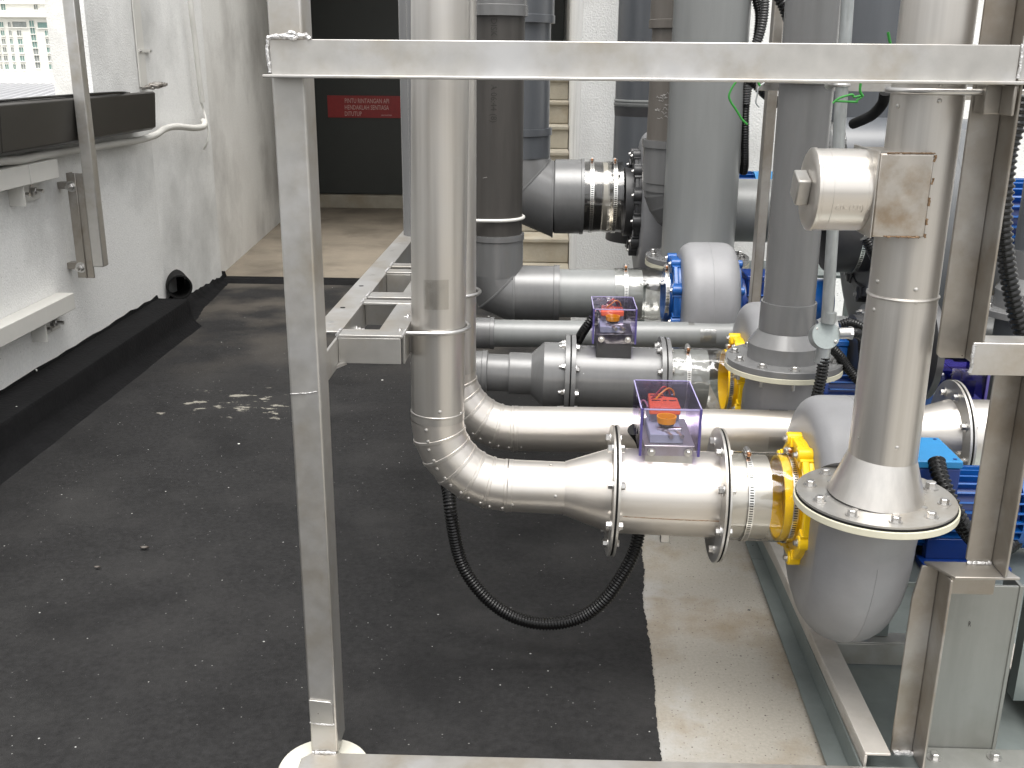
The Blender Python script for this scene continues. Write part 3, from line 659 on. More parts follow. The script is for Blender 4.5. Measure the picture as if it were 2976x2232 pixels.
# ================================================================== FAN
def fan(label, xc, yc, zc, hw, R0, R1, side, ro, zfl, body, ringm, ringr, spig, out_x=None, bb=(.055,.115), lugs=8, dome_n=2.6, name='centrifugal_fan', back_ring=False, seam=True, out_y=None):
    t = thing(name, label, 'fan', (xc, yc, max(.02, zc-R1)), 'centrifugal fans in the pump frame' if False else 'centrifugal blower fans')
    rows = []; ph0 = math.radians(-45); ph1 = math.radians(270); N = 72; K = 8
    for i in range(N+1):
        ph = ph0+(ph1-ph0)*i/N; R = R0+(R1-R0)*(i/N)
        bt = min(1, max(0, (math.degrees(ph)-20)/170)); rb = bb[0]+(bb[1]-bb[0])*bt; rx = min(hw*.97, rb*1.0); e = 2.6-.6*bt
        dy = math.sin(ph)*side; dz = math.cos(ph)
        prof = [(-hw, .03), (-hw, R-rb)]
        for k in range(1, K+1):
            a = PI/2*k/K; prof.append((-hw+rx*(1-math.cos(a)**(2/e)), R-rb+rb*math.sin(a)**(2/e)))
        full = prof+[(-x, r) for x, r in prof[::-1]]
        u_ = min(1, max(0, (math.degrees(ph)-120)/150)); lean = ((xc if out_x is None else out_x)-xc)*u_*u_*(3-2*u_)
        rows.append([V((xc+lean*min(1, max(0, (r-.16)/.10))+x, yc+dy*r, zc+dz*r)) for x, r in full])
    ox = xc if out_x is None else out_x
    oy = yc-side*(R1-ro) if out_y is None else out_y
    # the last section of the scroll rises and blends into the round outlet neck
    R = R1; last = full; rm = abs(yc-oy)
    for k in range(1, 15):
        s_ = k/14; e_ = s_*s_*(3-2*s_); ring = []
        for x, r_ in last:
            a = math.atan2(x, r_-rm); cxp, crp = math.sin(a)*ro, rm+math.cos(a)*ro
            l_ = lean*min(1, max(0, (r_-.16)/.10)); ring.append(V((xc+l_+x+(ox+cxp-xc-l_-x)*e_, yc-side*(r_+(crp-r_)*e_), zc+(zfl-zc)*s_)))
        rows.append(ring)
    b = MB(); b.grid(rows); b.add(rows[0], [tuple(range(len(rows[0])))]); m_ = len(rows[0]); n_ = len(rows)
    b.add([rows[q][z] for q in range(N+1, n_) for z in (0, m_-1)], [(2*q, 2*q+1, 2*q+3, 2*q+2) for q in range(n_-N-2)])
    part('volute', b, body, t, angle=60)
    if seam:
        pts = []
        for i in range(0, N+1):
            ph = ph0+(ph1-ph0)*i/N; R = R0+(R1-R0)*(i/N)+.0001; u_ = min(1, max(0, (math.degrees(ph)-120)/150)); pts.append(V((xc+(ox-xc)*u_*u_*(3-2*u_), yc+math.sin(ph)*side*R, zc+math.cos(ph)*R)))
        b = MB(); b.tube(pts, .0009, 6); part('casting_seam', b, body, t)
    # inlet ring with lugs on the left face
    xi = xc-hw
    b = MB(); b.lathe((xi-.012,yc,zc), (1,0,0), [(0,ringr*.9),(0,ringr*.985),(.004,ringr),(.012,ringr)], 64); b.lathe((xi-.022,yc,zc),(1,0,0),[(0,ringr*.80),(.0,ringr*.86),(.010,ringr*.9)],64)
    rg = part('inlet_ring', b, ringm, t, bevel=.001)
    for i in range(lugs):
        a = 2*PI*(i+.5)/lugs; p = polar((xi-.034,yc,zc), (1,0,0), ringr*.985, a); rad = (p-V((xi-.034,yc,zc))).normalized(); tan = V((1,0,0)).cross(rad)
        b = MB(); b.lathe(p, (1,0,0), [(0,ringr*.105),(.002,ringr*.118),(.034,ringr*.118)], 18); b.obox(p+V((.019,0,0))-rad*ringr*.06, (1,0,0), tan, rad, .030, ringr*.34, ringr*.17)
        lg = part('lug', b, ringm, rg, bevel=.0015)
        inst('bolt', SBOLT, t, p+V((.0,0,0)), (-1,0,0))
    for i in range(lugs):
        a = 2*PI*(i)/lugs; p = polar((xi-.018,yc,zc), (1,0,0), ringr*.93, a); rad = (p-V((xi-.018,yc,zc))).normalized(); tan = V((1,0,0)).cross(rad)
        b = MB(); b.obox(p, (1,0,0), tan, rad, .016, ringr*.50, ringr*.12); part('rim_web', b, ringm, rg, bevel=.003)
    b = MB(); L_ = spig[1]
    b.lathe((xi-L_,yc,zc), (1,0,0), [(.03,spig[0]*.93),(0,spig[0]*.93),(0,spig[0]),(.012,spig[0]*1.0),(.012,spig[0]*.985),(L_-.02,spig[0]*.985),(L_-.004,spig[0]*1.12)], 56, caps=False); part('inlet_spigot', b, ringm, t)
    if back_ring:
        xo = xc+hw
        b = MB(); b.lathe((xo,yc,zc), (1,0,0), [(0,ringr),(.010,ringr*.99),(.016,ringr*.92)], 64); r2 = part('motor_ring', b, ringm, t)
        for i in range(lugs):
            a = 2*PI*(i+.5)/lugs; p = polar((xo-.006,yc,zc), (1,0,0), ringr*.99, a)
            b = MB(); b.lathe(p, (1,0,0), [(0,ringr*.10),(.024,ringr*.10),(.026,ringr*.085)], 16); part('lug', b, ringm, r2)
    return t, V((ox, oy, zfl)), xi

def motor(label, x0, yc, zc, r, L, box=None, m=BLUE, lid=BLUEL, feet=True):
    t = thing('electric_motor', label, 'motor', (x0+L/2, yc, zc-r-.02), 'blue electric motors driving the fans')
    b = MB(); b.lathe((x0,yc,zc), (1,0,0), [(0,r*.55),(.0,r*.98),(.02,r*1.0),(.02,r*.86),(L*.68,r*.86)], 40); part('stator_housing', b, BLUED, t)
    b = MB(); nf = 26
    for i in range(nf):
        a = 2*PI*i/nf; p = polar((x0+.025+(L*.64)/2,yc,zc), (1,0,0), r*.93, a); rad = (p-V((p.x,yc,zc))).normalized()
        b.obox(p, (1,0,0), V((1,0,0)).cross(rad), rad, L*.64, r*.045, r*.20)
    part('cooling_fins', b, BLUE, t)
    b = MB(); b.lathe((x0+L*.69,yc,zc), (1,0,0), [(0,r*1.03),(L*.24,r*1.03),(L*.30,r*.9),(L*.31,r*.5)], 40); part('fan_cowl', b, BLUE if m is BLUED else m, t)
    for dx in (.10, .55):
        b = MB(); b.box(x0+L*dx, x0+L*dx+.03, yc-r*1.12, yc-r*.80, zc-r*.35, zc-r*.08); part('casting_boss', b, m, t, bevel=.003)
    if feet:
        for sy in (-1, 1):
            b = MB(); b.box(x0+L*.08, x0+L*.62, yc+sy*r*1.05-.03, yc+sy*r*1.05+.03, zc-r-.02, zc-r-.004); b.box(x0+L*.12, x0+L*.58, yc+sy*r*.8-.012, yc+sy*r*.8+.012, zc-r-.004, zc-r*.5); part('foot', b, m, t, bevel=.002)
    if box:
        bx0, bx1, by0, by1, bz0, bz1 = box
        b = MB(); b.box(bx0, bx1, by0, by1, bz0, bz1-.018); bo = part('terminal_box', b, m, t, bevel=.004)
        b = MB(); b.box(bx0-.002, bx1+.002, by0-.002, by1+.002, bz1-.0175, bz1); part('box_lid', b, lid, bo, bevel=.003)
        for sx in (bx0+.012, bx1-.012):
            for sy in (by0+.012, by1-.012):
                q = MB(); q.lathe((sx,sy,bz1), (0,0,1), [(-.002,.0045),(.0012,.0042),(.0018,.002)], 12); part('lid_screw', q, BLUED, bo)
    return t

# ================================================================== LINE 1 (nearest stainless duct)
Y1 = 2.25
def ax1(X): return V((X, Y1, .5385-.024*(X+.08)))
L1 = thing('stainless_duct', 'front polished stainless duct bending from the riser into the nearest damper', 'duct', (-.24, Y1, .48))
R = .165; r = .0605
rb_ = V((-.2465, Y1, .7045)); rt_ = V((-.213, Y1, 2.35))
b = MB(); dd = (rt_-rb_).normalized(); b.lathe(rb_+V((0,0,.0)), rt_-rb_, [(0,r+.0012),(.016,r+.0012),(.017,r+.002),(.02,r+.002),(.021,r+.0006),((rt_-rb_).length,r+.0006)], 64); part('riser_pipe', b, STEEL_V, L1)
mitre_elbow(None, (-.2465+R, Y1, .7045), (-1,0,0), (0,0,-1), R, r, 6, STEEL_H, L1)
d1 = (ax1(.05)-ax1(-.0815)).normalized()
b = MB(); b.lathe(ax1(-.0815), d1, [(0,r+.0018),(.010,r+.0018),(.0105,r+.001),(.1325,r+.001)], 64); part('straight_pipe', b, STEEL_H, L1)
b = MB(); b.lathe(ax1(.051), d1, [(0,r+.003),(.003,r+.0035),(.104,.0985),(.105,.0985)], 64); part('reducer', b, STEEL_H, L1)
flange(ax1(.1565), d1, .005, .154, STEEL_F, L1, back=True, a0=.3)
for i in range(6):       # rivet pairs on the bend
    am = PI/2*(i+.5)/6
    for off in (-.075, .075):
        a = am+off; q = math.radians(50-13*i if i < 4 else 8-6*(i-4))
        q = math.radians(90-8) if i < 1 else math.radians(82-12*i)
        rad = V((-math.cos(a),0,-math.sin(a))); cc = V((-.2465+R, Y1, .7045))+rad*R; n_ = rad*math.sin(math.radians(20+4*i))+V((0,-1,0))*math.cos(math.radians(20+4*i))
        inst('rivet', RIVET, L1, cc+n_*(r+.0005), n_)
for (p, n_) in ((rb_+V((.012,-r,.035)), (.1,-1,0)), (ax1(-.07)+V((0,-r*.93,-.024)), (0,-1,-.4)), (ax1(.03)+V((0,-r*.995,.004)), (0,-1,.05)), (ax1(.018)+V((0,-.01,r+.001)), (0,-.1,1)), (rb_+V((.057,-.024,.02)), (1,-.4,0))):
    inst('rivet', RIVET, L1, p, n_)

def damper(label, name, P, d, x0, x1, rb, rf, bodym, flm, gx, bracketm, nb=8, boxc=None, scale=1.0, steel=True, parent_extra=None):
    t = thing(name, label, 'damper valve', P(x0)-V((0,0,rf)), 'motorised damper valves')
    flange(P(x0), d, .0055*gx, rf, flm, t, nb, a0=.3)
    b = MB(); b.lathe(P(x0-.0042), d, [(0,rf*.985),(.004,rf*.985)], 64); part('gasket', b, RUBBER, t)
    b = MB(); b.cyl(P(x0+.0055*gx), P(x1-.0055*gx), rb, None, 64); part('body', b, bodym, t)
    flange(P(x1-.0055*gx), d, .0055*gx, rf*1.02, flm, t, nb, back=True, a0=.3)
    b = MB(); b.lathe(P(x1+.0004), d, [(0,rf*1.01),(.0042,rf*1.01)], 64); part('gasket', b, RUBBER, t)
    # actuator bracket, clear cover and drive
    bx0, bx1, by0, by1, bz0, bz1, bt = boxc    # cover box and bracket top height
    pc_ = P((bx0+bx1)/2); zb = pc_.z+math.sqrt(max(.0001, rb*rb-min(rb*.95, abs(pc_.y-by0-.004))**2))
    k = MB(); ins = .012*scale
    k.box(bx0+ins, bx1-ins, by0+.004, by1-.03, zb-.002, bt-.003); k.box(bx0+ins-.003, bx1-ins+.003, by0+.002, by1-.028, bt-.0028, bt); br = part('actuator_bracket', k, bracketm, t, bevel=.0015)
    for sx in (bx0+ins+.014, bx1-ins-.012): inst('screw', SBOLT, br, (sx, by0+.001, bt-.016), (0,-1,0))
    th = .0035
    E_ = .0052*scale
    c = MB(); c.box(bx0,bx1,by0,by1,bz1-th,bz1); cv = part('clear_cover', c, ACRYL, t)
    for args in ((bx0,bx0+th,by0+th,by1,bz0,bz1-th-.0004), (bx1-th,bx1,by0+th,by1,bz0,bz1-th-.0004), (bx0,bx1,by0,by0+th-.0003,bz0,bz1-th-.0004), (bx0+th+.0004,bx1-th-.0004,by1-th,by1,bz0,bz1-th-.0004)):
        c = MB(); c.box(*args); part('cover_panel', c, ACRYLF if args[3]-args[2] < .006 else ACRYL, cv)
    e = E_
    for (sx) in (bx0-.0012, bx1-e+.0012):
        c = MB(); c.box(sx, sx+e, by0-.0014, by0+.004, bz0-.001, bz1+.0008); part('cover_edge', c, ACRYLE, cv)
    c = MB(); c.box(bx0+E_, bx1-E_, by0-.0014, by0+.0014, bz1-.0022, bz1+.0006); part('cover_edge', c, ACRYLT, cv)
    c = MB(); c.box(bx0+.003, bx1-.003, by1-.0014, by1+.0014, bz1-.0012, bz1+.0006); part('cover_edge', c, ACRYLT, cv)
    for sx in (bx0-.0012, bx1-.0016):
        c = MB(); c.box(sx, sx+.0028, by0+.005, by1-.002, bz1-.001, bz1+.0006); part('cover_edge', c, ACRYLT, cv)
    W = bx1-bx0; D_ = by1-by0; Hh = bz1-bt
    g = MB(); g.box(bx0+W*.17, bx1-W*.27, by0+.014, by0+D_*.60, bt+.0004, bt+Hh*.26); part('base_block', g, BOXG, t, bevel=.002)
    g = MB(); g.box(bx0+W*.22, bx0+W*.74, by0+D_*.48, by0+D_*.86, bt+Hh*.10, bt+Hh*.50); mo = part('drive_body', g, BOXG, t, bevel=.002)
    g = MB(); g.prism([(bx0+W*.20,by0+D_*.40,bt+Hh*.50),(bx0+W*.74,by0+D_*.40,bt+Hh*.50),(bx0+W*.74,by0+D_*.74,bt+Hh*.50),(bx0+W*.52,by0+D_*.78,bt+Hh*.50),(bx0+W*.52,by0+D_*.88,bt+Hh*.50),(bx0+W*.24,by0+D_*.88,bt+Hh*.50)], (0,0,Hh*.22)); part('drive_housing', g, ORANGE, mo, bevel=.003)
    for k_, (u0, u1, vv) in enumerate(((.27, .50, .80), (.27, .42, .62), (.47, .53, .62), (.57, .70, .62), (.30, .46, .71))):
        g = MB(); g.box(bx0+W*u0, bx0+W*u1, by0+D_*(vv-.012), by0+D_*(vv+.012), bt+Hh*.72+.0004, bt+Hh*.72+.0009); part('print_dash', g, CHAR, mo)  # thin dark bars for the illegible print on the drive housing
    g = MB(); g.box(bx0+W*.53, bx0+W*.72, by0+D_*.79, by0+D_*.86, bt+Hh*.5, bt+Hh*.70); part('terminal_block', g, CHAR, mo)
    cx_, cy_ = bx0+W*.47, by0+D_*.24
    g = MB(); g.lathe((cx_,cy_,bt+Hh*.44), (0,0,1), [(0,W*.155),(Hh*.17,W*.170),(Hh*.17,W*.148),(0,W*.135)], 32, caps=False); part('position_ring', g, AMBER, t)
    g = MB(); g.lathe((cx_,cy_,bt+Hh*.36), (0,0,1), [(0,W*.13),(Hh*.08,W*.14),(Hh*.09,.001)], 28); g.cyl((cx_,cy_,bt+Hh*.22),(cx_,cy_,bt+Hh*.52),W*.035); part('shaft_hub', g, CHAR, t)
    g = MB(); g.obox((cx_+W*.05,cy_-.012,bt+Hh*.27), (1,-.25,.12), (.25,1,0), (0,0,1), W*.42, .013, Hh*.13); vc = part('shaft_clamp', g, STEEL_B, t, bevel=.002)
    for q in (-.04, .14):
        g = MB(); g.cyl((cx_+W*q,cy_-.008,bt+Hh*.27), (cx_+W*(q+.10),cy_-.045,bt+Hh*.22), W*.038, None, 12); g.cyl((cx_+W*q,cy_-.010,bt+Hh*.27), (cx_+W*(q+.03),cy_-.022,bt+Hh*.25), W*.060, None, 6); part('clamp_bolt', g, STEEL_B, vc)
    for (cm, dx, up) in ((REDW, 0, .03), (AMBER, .01, .022)):
        pts = [(bx0+W*.26+dx,by0+D_*.66,bt+Hh*.7), (bx0+W*.36+dx,by0+D_*.74,bt+Hh*.80), (bx0+W*.50+dx,by0+D_*.80,bt+Hh*.80+up*.5), (bx0+W*.60+dx,by0+D_*.84,bt+Hh*.84), (bx0+W*.63+dx,by0+D_*.84,bt+Hh*.70)]
        g = MB(); g.tube(spline(pts, 8), .0022, 8); part('drive_wire', g, cm, mo)
    g = MB(); pts = [(bx0+W*.06,by0+D_*.62,bt+Hh*.42),(bx0+W*.10,by0+D_*.70,bt+Hh*.62),(bx0+W*.16,by0+D_*.66,bt+Hh*.66),(bx0+W*.21,by0+D_*.58,bt+Hh*.55)]; g.tube(spline(pts, 8), .0022, 8); part('drive_wire', g, PINKW, mo)
    g = MB(); g.cyl((bx0+W*.10,by0+D_*.62,bt+.001),(bx0+W*.10,by0+D_*.62,bt+Hh*.40),W*.05,None,14); g.cyl((bx0+W*.11,by0+D_*.66,bt+Hh*.40),(bx0+W*.09,by0+D_*.66,bt+Hh*.56),W*.055,None,14); part('cable_gland', g, CHAR, mo, bevel=.001)
    return t

# damper 1
pA = at(1860, 1300, 2.155); pB = at(2040, 1300, 2.155); yb0 = 2.205; yb1 = 2.425
zt1 = at(1950, 1190, yb0).z; zb1 = at(1950, 1325, yb0).z; ztop = zt1
xb0 = at(1864, 1200, yb0).x; xb1 = at(2040, 1200, yb0).x
damper('nearest stainless damper with a clear violet-edged actuator box on top', 'damper_valve', ax1, d1, .1665, .408, .1005, .155, STEEL_H, STEEL_F, 1.0, STEEL_F, boxc=(xb0, xb1, yb0, yb1, zb1, zt1, at(1950, 1296, yb0).z), scale=1.1)
for o in [o for o in COL.objects if o.name.startswith('damper_valve')]:
    # longitudinal weld seam and test plug on the stainless body
    weld([ax1(.183)+V((0,-.098,-.022)), ax1(.30)+V((0,-.098,-.024)), ax1(.42)+V((0,-.098,-.023))], .0012, o, RUSTW)
    b = MB(); b.obox(ax1(.292)+V((0,-.01,-.110)), (1,0,0), (0,1,0), (0,0,1), .022, .02, .022); part('test_plug', b, STEEL_B, o, bevel=.002)
# hose 1
hz = thing('clear_hose', 'nearest clear hose sleeve clamped between the stainless damper and yellow inlet', 'hose', ax1(.5)-V((0,0,.11)), 'clear hose sleeves on the fan inlets')
flange(ax1(.4127), d1, .005, .1565, STEEL_F, hz, 8, bolts=True, a0=.3)
b = MB(); b.lathe(ax1(.4178), d1, [(0,.0985),(.100,.0985),(.100,.0965),(.0,.0965)], 56, caps=False); part('metal_spigot', b, STEEL_H, hz)
b = MB(); b.lathe(ax1(.419), d1, [(0,.1035),(.003,.1042),(.158,.1040),(.164,.1035)], 64, caps=False); part('sleeve', b, HOSE, hz)
clamp(ax1(.470), d1, .1045, hz, math.atan2(1, 0)+.0, .013)
clamp(ax1(.5705), d1, .1045, hz, math.atan2(1, 0)-.25, .013)

# FAN 1
zc1 = .5225
f1, o1, xi1 = fan('nearest grey fan with a yellow inlet ring and stainless cone on its outlet', .712, Y1, zc1, .105, .215, .352, 1, .101, .634, FAN, YEL, .141, (.101, .060), out_x=.680, out_y=1.965, lugs=8)
b = MB(); b.lathe((.680, o1.y, .6345), (0,0,1), [(0,.100),(0,.162),(.0145,.162),(.0145,.100)], 72, caps=False); part('outlet_flange', b, CREAM, f1, bevel=.001)
m1 = motor('nearest blue motor with a bright blue terminal box lid behind the outlet cone', .835, Y1, zc1-.01, .092, .36, (.805, .922, 2.145, 2.295, .575, .664), BLUED, BLUEL)
pd = thing('fan_pedestal', 'galvanised steel pedestal carrying the nearest blue motor', 'pedestal', (.95, 2.1, .02))
b = MB(); b.box(.863, 1.022, 1.995, 2.003, .030, .440); b.box(.863,.866,2.003,2.07,.030,.440); b.box(1.016,1.024,1.992,2.07,.030,.443); part('front_panel', b, GALVP, pd, bevel=.001)
b = MB(); b.box(.80, 1.16, 2.08, 2.42, .388, .400); part('motor_plate', b, GALV, pd, bevel=.001)
for sx in (.86, 1.10):
    for sy in (2.10, 2.37):
        b = MB(); b.box(sx, sx+.035, sy, sy+.035, .0905, .387); part('leg', b, GALV, pd)
b = MB(); b.box(.842, 1.09, 1.915, 1.993, .030, .0355); fl = part('foot_flange', b, GALVP, pd, bevel=.001)
for px in (2715, 2890):
    q = atz(px, 2198, .04); inst('bolt', bolt_mesh(.010), fl, (q.x, q.y, .0356), (0,0,1))
q = at(2812, 1820, 1.995); text_part('R', .018, INK, lambda x, y, z, q=q: V((q.x+x*.6, 1.9942, q.z+y)), pd, name='pen_mark')
# outlet stack 1
YO = o1.y
st = thing('outlet_stack', 'stainless outlet stack rising from a bolted cone flange on the nearest fan', 'duct', (.68, YO, .64))
b = MB(); b.lathe((.680,YO,.6493), (0,0,1), [(0,.1585),(.0042,.1585)], 72); part('gasket', b, RUBBER, st)
b = MB(); b.lathe((.680,YO,.6537), (0,0,1), [(0,.157),(.0045,.157),(.0045,.09)], 72, caps=False); part('base_flange', b, STEEL_F, st)
for i in range(10):
    inst('bolt', bolt_mesh(.0105) if i == 0 else bpy.data.meshes.get('bolt_big') or BOLT, st, polar((.680,YO,.6584), (0,0,1), .130, .31+2*PI*i/10), (0,0,1), i)
b = MB(); b.lathe((.680,YO,.6584), V((.0045,0,.1)), [(0,.096),(.088,.0665)], 64, caps=False); part('cone', b, STEEL_V, st)
for i in range(8):
    p = polar((.680,YO,.6590), (0,0,1), .099, .1+2*PI*i/8); b = MB(); b.obox(p, V((p.x-.68,p.y-YO,0)), V((0,0,1)).cross(V((p.x-.68,p.y-YO,0))), (0,0,1), .010, .012, .0022); part('tack_tab', b, STEEL_B, st)
b = MB(); b.lathe((.684,YO,.7425), (0,0,1), [(0,.0668),(.30,.0652),(.3305,.0646)], 64, caps=False); part('lower_pipe', b, STEEL_V, st)
b = MB(); b.lathe((.684,YO,1.073), (0,0,1), [(0,.0646),(.0012,.0668),(.003,.0676),(.0048,.0668),(.006,.0640)], 64, caps=False); part('swage_ring', b, STEEL_V, st)
b = MB(); b.lathe((.684,YO,1.079), (0,0,1), [(0,.0640),(1.3,.0645)], 64, caps=False); part('upper_pipe', b, STEEL_V, st)
for (px, py) in ((2660, 841), (2660, 877), (2604, 1298), (2732, 244), (2728, 293)):
    a = at(px, py, YO-.06); ang = math.asin(max(-1, min(1, (a.x-.684)/.0645))); n_ = V((math.sin(ang), -math.cos(ang), 0)); rr = .0655 if py > 1200 else .0645
    inst('rivet', RIVET, st, V((.684, YO, a.z))+n_*rr, n_)
for zz in (1.105, 1.05, 1.425, 1.475, .79):
    n_ = V((-.92, -.39, 0)); inst('rivet', RIVET, st, V((.684, YO, zz))+n_*.0645, n_)
# side branch box with screw cap
b = MB(); b.box(.588, .684, YO-.0755, YO+.0755, 1.197, 1.346); br = part('branch_box', b, mat('stained_box_steel', (.50,.47,.43), .38, 1, var=.05, vscale=30, rvar=.05, stain=(.30,.215,.13), stain_amt=.7, stain_scale=16, stain2=((.56,.55,.53), .6, 6, .5, .68)), st, bevel=.003)
b = MB(); b.box(.5845, .5875, YO-.078, YO+.080, 1.195, 1.350); part('box_end_plate', b, STEEL_F, br, bevel=.001)
weld([(.61,YO-.076,1.199),(.64,YO-.076,1.198),(.672,YO-.076,1.197)], .0014, br, RUSTW)
for zc_b, n_b in ((1.338, 3), (1.298, 3), (1.262, 4), (1.226, 3), (1.201, 2)):
    weld([(.6845+random.uniform(-.001,.002), YO-.075, zc_b+.004*(k-n_b/2)) for k in range(n_b+1)], .0026, br, RUSTW)
for xb_ in (.615, .633, .651, .668): weld([(xb_,YO-.076,1.1985),(xb_+.004,YO-.077,1.1975),(xb_+.007,YO-.076,1.1985)], .0022, br, RUSTW)
weld([(.60,YO-.076,1.3465),(.64,YO-.076,1.347),(.684,YO-.075,1.347)], .0016, br, RUSTW)
CAPX0 = .484
b = MB(); b.lathe((CAPX0,YO,1.2725), (1,0,0), [(0,.052),(0,.070),(.004,.0765),(.010,.0765),(.011,.0748),(.030,.0748),(.0305,.0752),(.092,.0752),(.0925,.0745),(.1005,.0740)], 72, caps=True); cap = part('screw_cap', b, STEEL_H, st)
b = MB(); u = V((0,.94,.34)).normalized(); w_ = V((1,0,0)).cross(u); b.obox((CAPX0-.0125,YO,1.2755), (1,0,0), u, w_, .025, .050, .050); part('square_boss', b, STEEL_F, cap, bevel=.003)
text_part('60-150)', .0165, STEEL_H, lambda x, y, z: V((.520+x, YO-.0756*math.cos((y-.030)/.0752)-z*.8, 1.2725+.0752*math.sin((y-.030)/.0752))), cap, extrude=.0012)
text_part('MADE SS', .0062, INK, lambda x, y, z: V((.5785-y, YO-.0744*math.cos((.022-x)/.0745), 1.2725+.0745*math.sin((.022-x)/.0745))), cap) if False else None
# u-bolt to frame bracket
ubolt((.684, YO, 1.452), (0,0,1), (1,0,0), .070, .155, .0055, 'large u-bolt tying the stainless outlet stack to the frame bracket')

# ================================================================== LINE 2 (stainless duct behind)
Y2 = 2.64
r = .0605; R = .165
def ax2(X): return V((X, Y2, .5405+.004*X))
L2 = thing('stainless_duct', 'rear stainless duct running horizontally behind the nearest damper', 'duct', (-.2, Y2, .48))
xr = -.2455
b = MB(); b.lathe((xr,Y2,.7055), (.004,0,1), [(0,r+.0012),(.016,r+.0012),(.021,r+.0004),(1.7,r+.0004)], 64); part('riser_pipe', b, STEEL_V, L2)
mitre_elbow(None, (xr+R, Y2, .7055), (-1,0,0), (0,0,-1), R, r, 6, STEEL_H, L2)
b = MB(); d2 = (ax2(1)-ax2(0)).normalized(); b.lathe(ax2(xr+R), d2, [(0,r+.0018),(.010,r+.0018),(.0105,r+.001),(1.05,r+.001)], 64); part('straight_pipe', b, STEEL_H, L2)
b = MB(); b.lathe(ax2(.97), d2, [(0,r+.003),(.115,.098)], 64); part('reducer', b, STEEL_H, L2)
flange(ax2(1.085), d2, .006, .150, STEEL_F, L2, 8, back=True, a0=.25)
b = MB(); b.lathe(ax2(1.0915), d2, [(0,.148),(.004,.148)], 56); part('gasket', b, RUBBER, L2)
flange(ax2(1.096), d2, .006, .150, STEEL_F, L2, 8, a0=.25)
b = MB(); b.cyl(ax2(1.10), ax2(1.55), .098, None, 56); part('valve_body', b, STEEL_H, L2)
for i in range(6):
    am = PI/2*(i+.5)/6
    for off in (-.07, .07):
        a = am+off; rad = V((-math.cos(a),0,-math.sin(a))); n_ = rad*math.sin(math.radians(20+4*i))+V((0,-1,0))*math.cos(math.radians(20+4*i))
        inst('rivet', RIVET, L2, V((xr+R,Y2,.7055))+rad*R+n_*(r+.0005), n_)
inst('rivet', RIVET, L2, ax2(-.06)+V((0,-.8*r,-.6*r)), (0,-.8,-.6)); inst('rivet', RIVET, L2, ax2(-.06)+V((0,0,r)), (0,0,1)); inst('rivet', RIVET, L2, ax2(.235)+V((0,-.99*r,0)), (0,-1,0))

# tapes on ducts
def tape(label, c, d, r, a, da, L):
    b = MB(); b.lathe(V(c)-V(d).normalized()*L/2, d, [(0,r),(L*.3,r+.0006),(L*.7,r+.0004),(L,r)], 10, caps=False, a0=a-da, a1=a+da); return solo('tape_patch', b, TAPE, label, 'tape', 'clear tape patches stuck on pipes')
tape('clear tape patch stuck on the front stainless riser above the u-bolt', (-.2425,Y1,at(1273,857,2.19).z), (0,0,1), .0632, -PI/2+.05, .45, .066)
tape('clear tape strip stuck on top of the rear stainless duct', ax2(.63), (1,0,0), .0625, math.atan2(1,0)-.3, .30, .05)
tape('crumpled clear tape under the rear duct beside the yellow ring', ax2(.62), (1,0,0), .0640, math.atan2(1,0)+1.75, .35, .05)

# ================================================================== LINE / FAN 2 (grey PVC damper and yellow inlet)
Y3 = 3.06; z3 = .563
def ax3(X): return V((X, Y3, .570-.018*(X+.1)))
d3 = (ax3(1)-ax3(0)).normalized()
P3 = thing('grey_pvc_duct', 'grey plastic duct with a stepped reducer feeding the second yellow ringed fan', 'duct', (-.2, Y3, .5))
b = MB(); b.lathe(ax3(-.25), d3, [(0,.058),(.14,.058)], 56); part('small_pipe', b, PVC, P3)
b = MB(); b.lathe(ax3(-.215), d3, [(0,.066),(.020,.066),(.022,.0685),(.036,.0685),(.038,.064)], 56); part('socket', b, PVC, P3)
b = MB(); b.lathe(ax3(-.112), d3, [(0,.0635),(.004,.065),(.070,.065),(.108,.1005),(.172,.1005)], 56); part('reducer', b, PVC, P3, angle=20)
mitre_elbow(None, (-.253, Y3, .574+.10), (0,0,-1), (-1,0,0), .10, .058, 3, PVC, P3, lip=.003)
b = MB(); xs_ = at(1186,300,Y3).x+.058; b.cyl((xs_,Y3,.672), (xs_,Y3,2.35), .058, None, 48); part('riser_pipe', b, PVC, P3)
flange(ax3(.060), d3, .014, .127, PVC, P3, 8, back=True, a0=.25, mesh=NUT)
b2x0 = at(1725, 900, 3.0).x; b2x1 = at(1852, 900, 3.0).x
damper('second damper of grey plastic with a clear actuator box between flanges', 'damper_valve', ax3, d3, .0785, .362, .0945, .127, PVC, PVC, 2.4, CHAR, boxc=(b2x0, b2x1, 3.00, 3.17, at(1790,999,3.0).z, at(1790,899,3.0).z, at(1790,972,3.0).z), scale=1.0)
hz = thing('clear_hose', 'second clear hose sleeve with a smoky crease before the yellow inlet', 'hose', ax3(.48)-V((0,0,.1)), 'clear hose sleeves on the fan inlets')
flange(ax3(.3667), d3, .012, .127, PVC, hz, 8, a0=.25, mesh=SBOLT)
b = MB(); b.lathe(ax3(.379), d3, [(0,.093),(.115,.093),(.115,.090),(0,.090)], 56, caps=False); part('pvc_spigot', b, PVCL, hz)
b = MB(); b.lathe(ax3(.381), d3, [(0,.0975),(.06,.0985),(.12,.0975),(.146,.0995),(.17,.0955),(.198,.0975)], 64, caps=False); part('sleeve', b, HOSE, hz)
clamp(ax3(.432), d3, .0988, hz, math.atan2(1,0)+.12, .012); clamp(ax3(.560), d3, .0988, hz, math.atan2(1,0)-.2, .012)
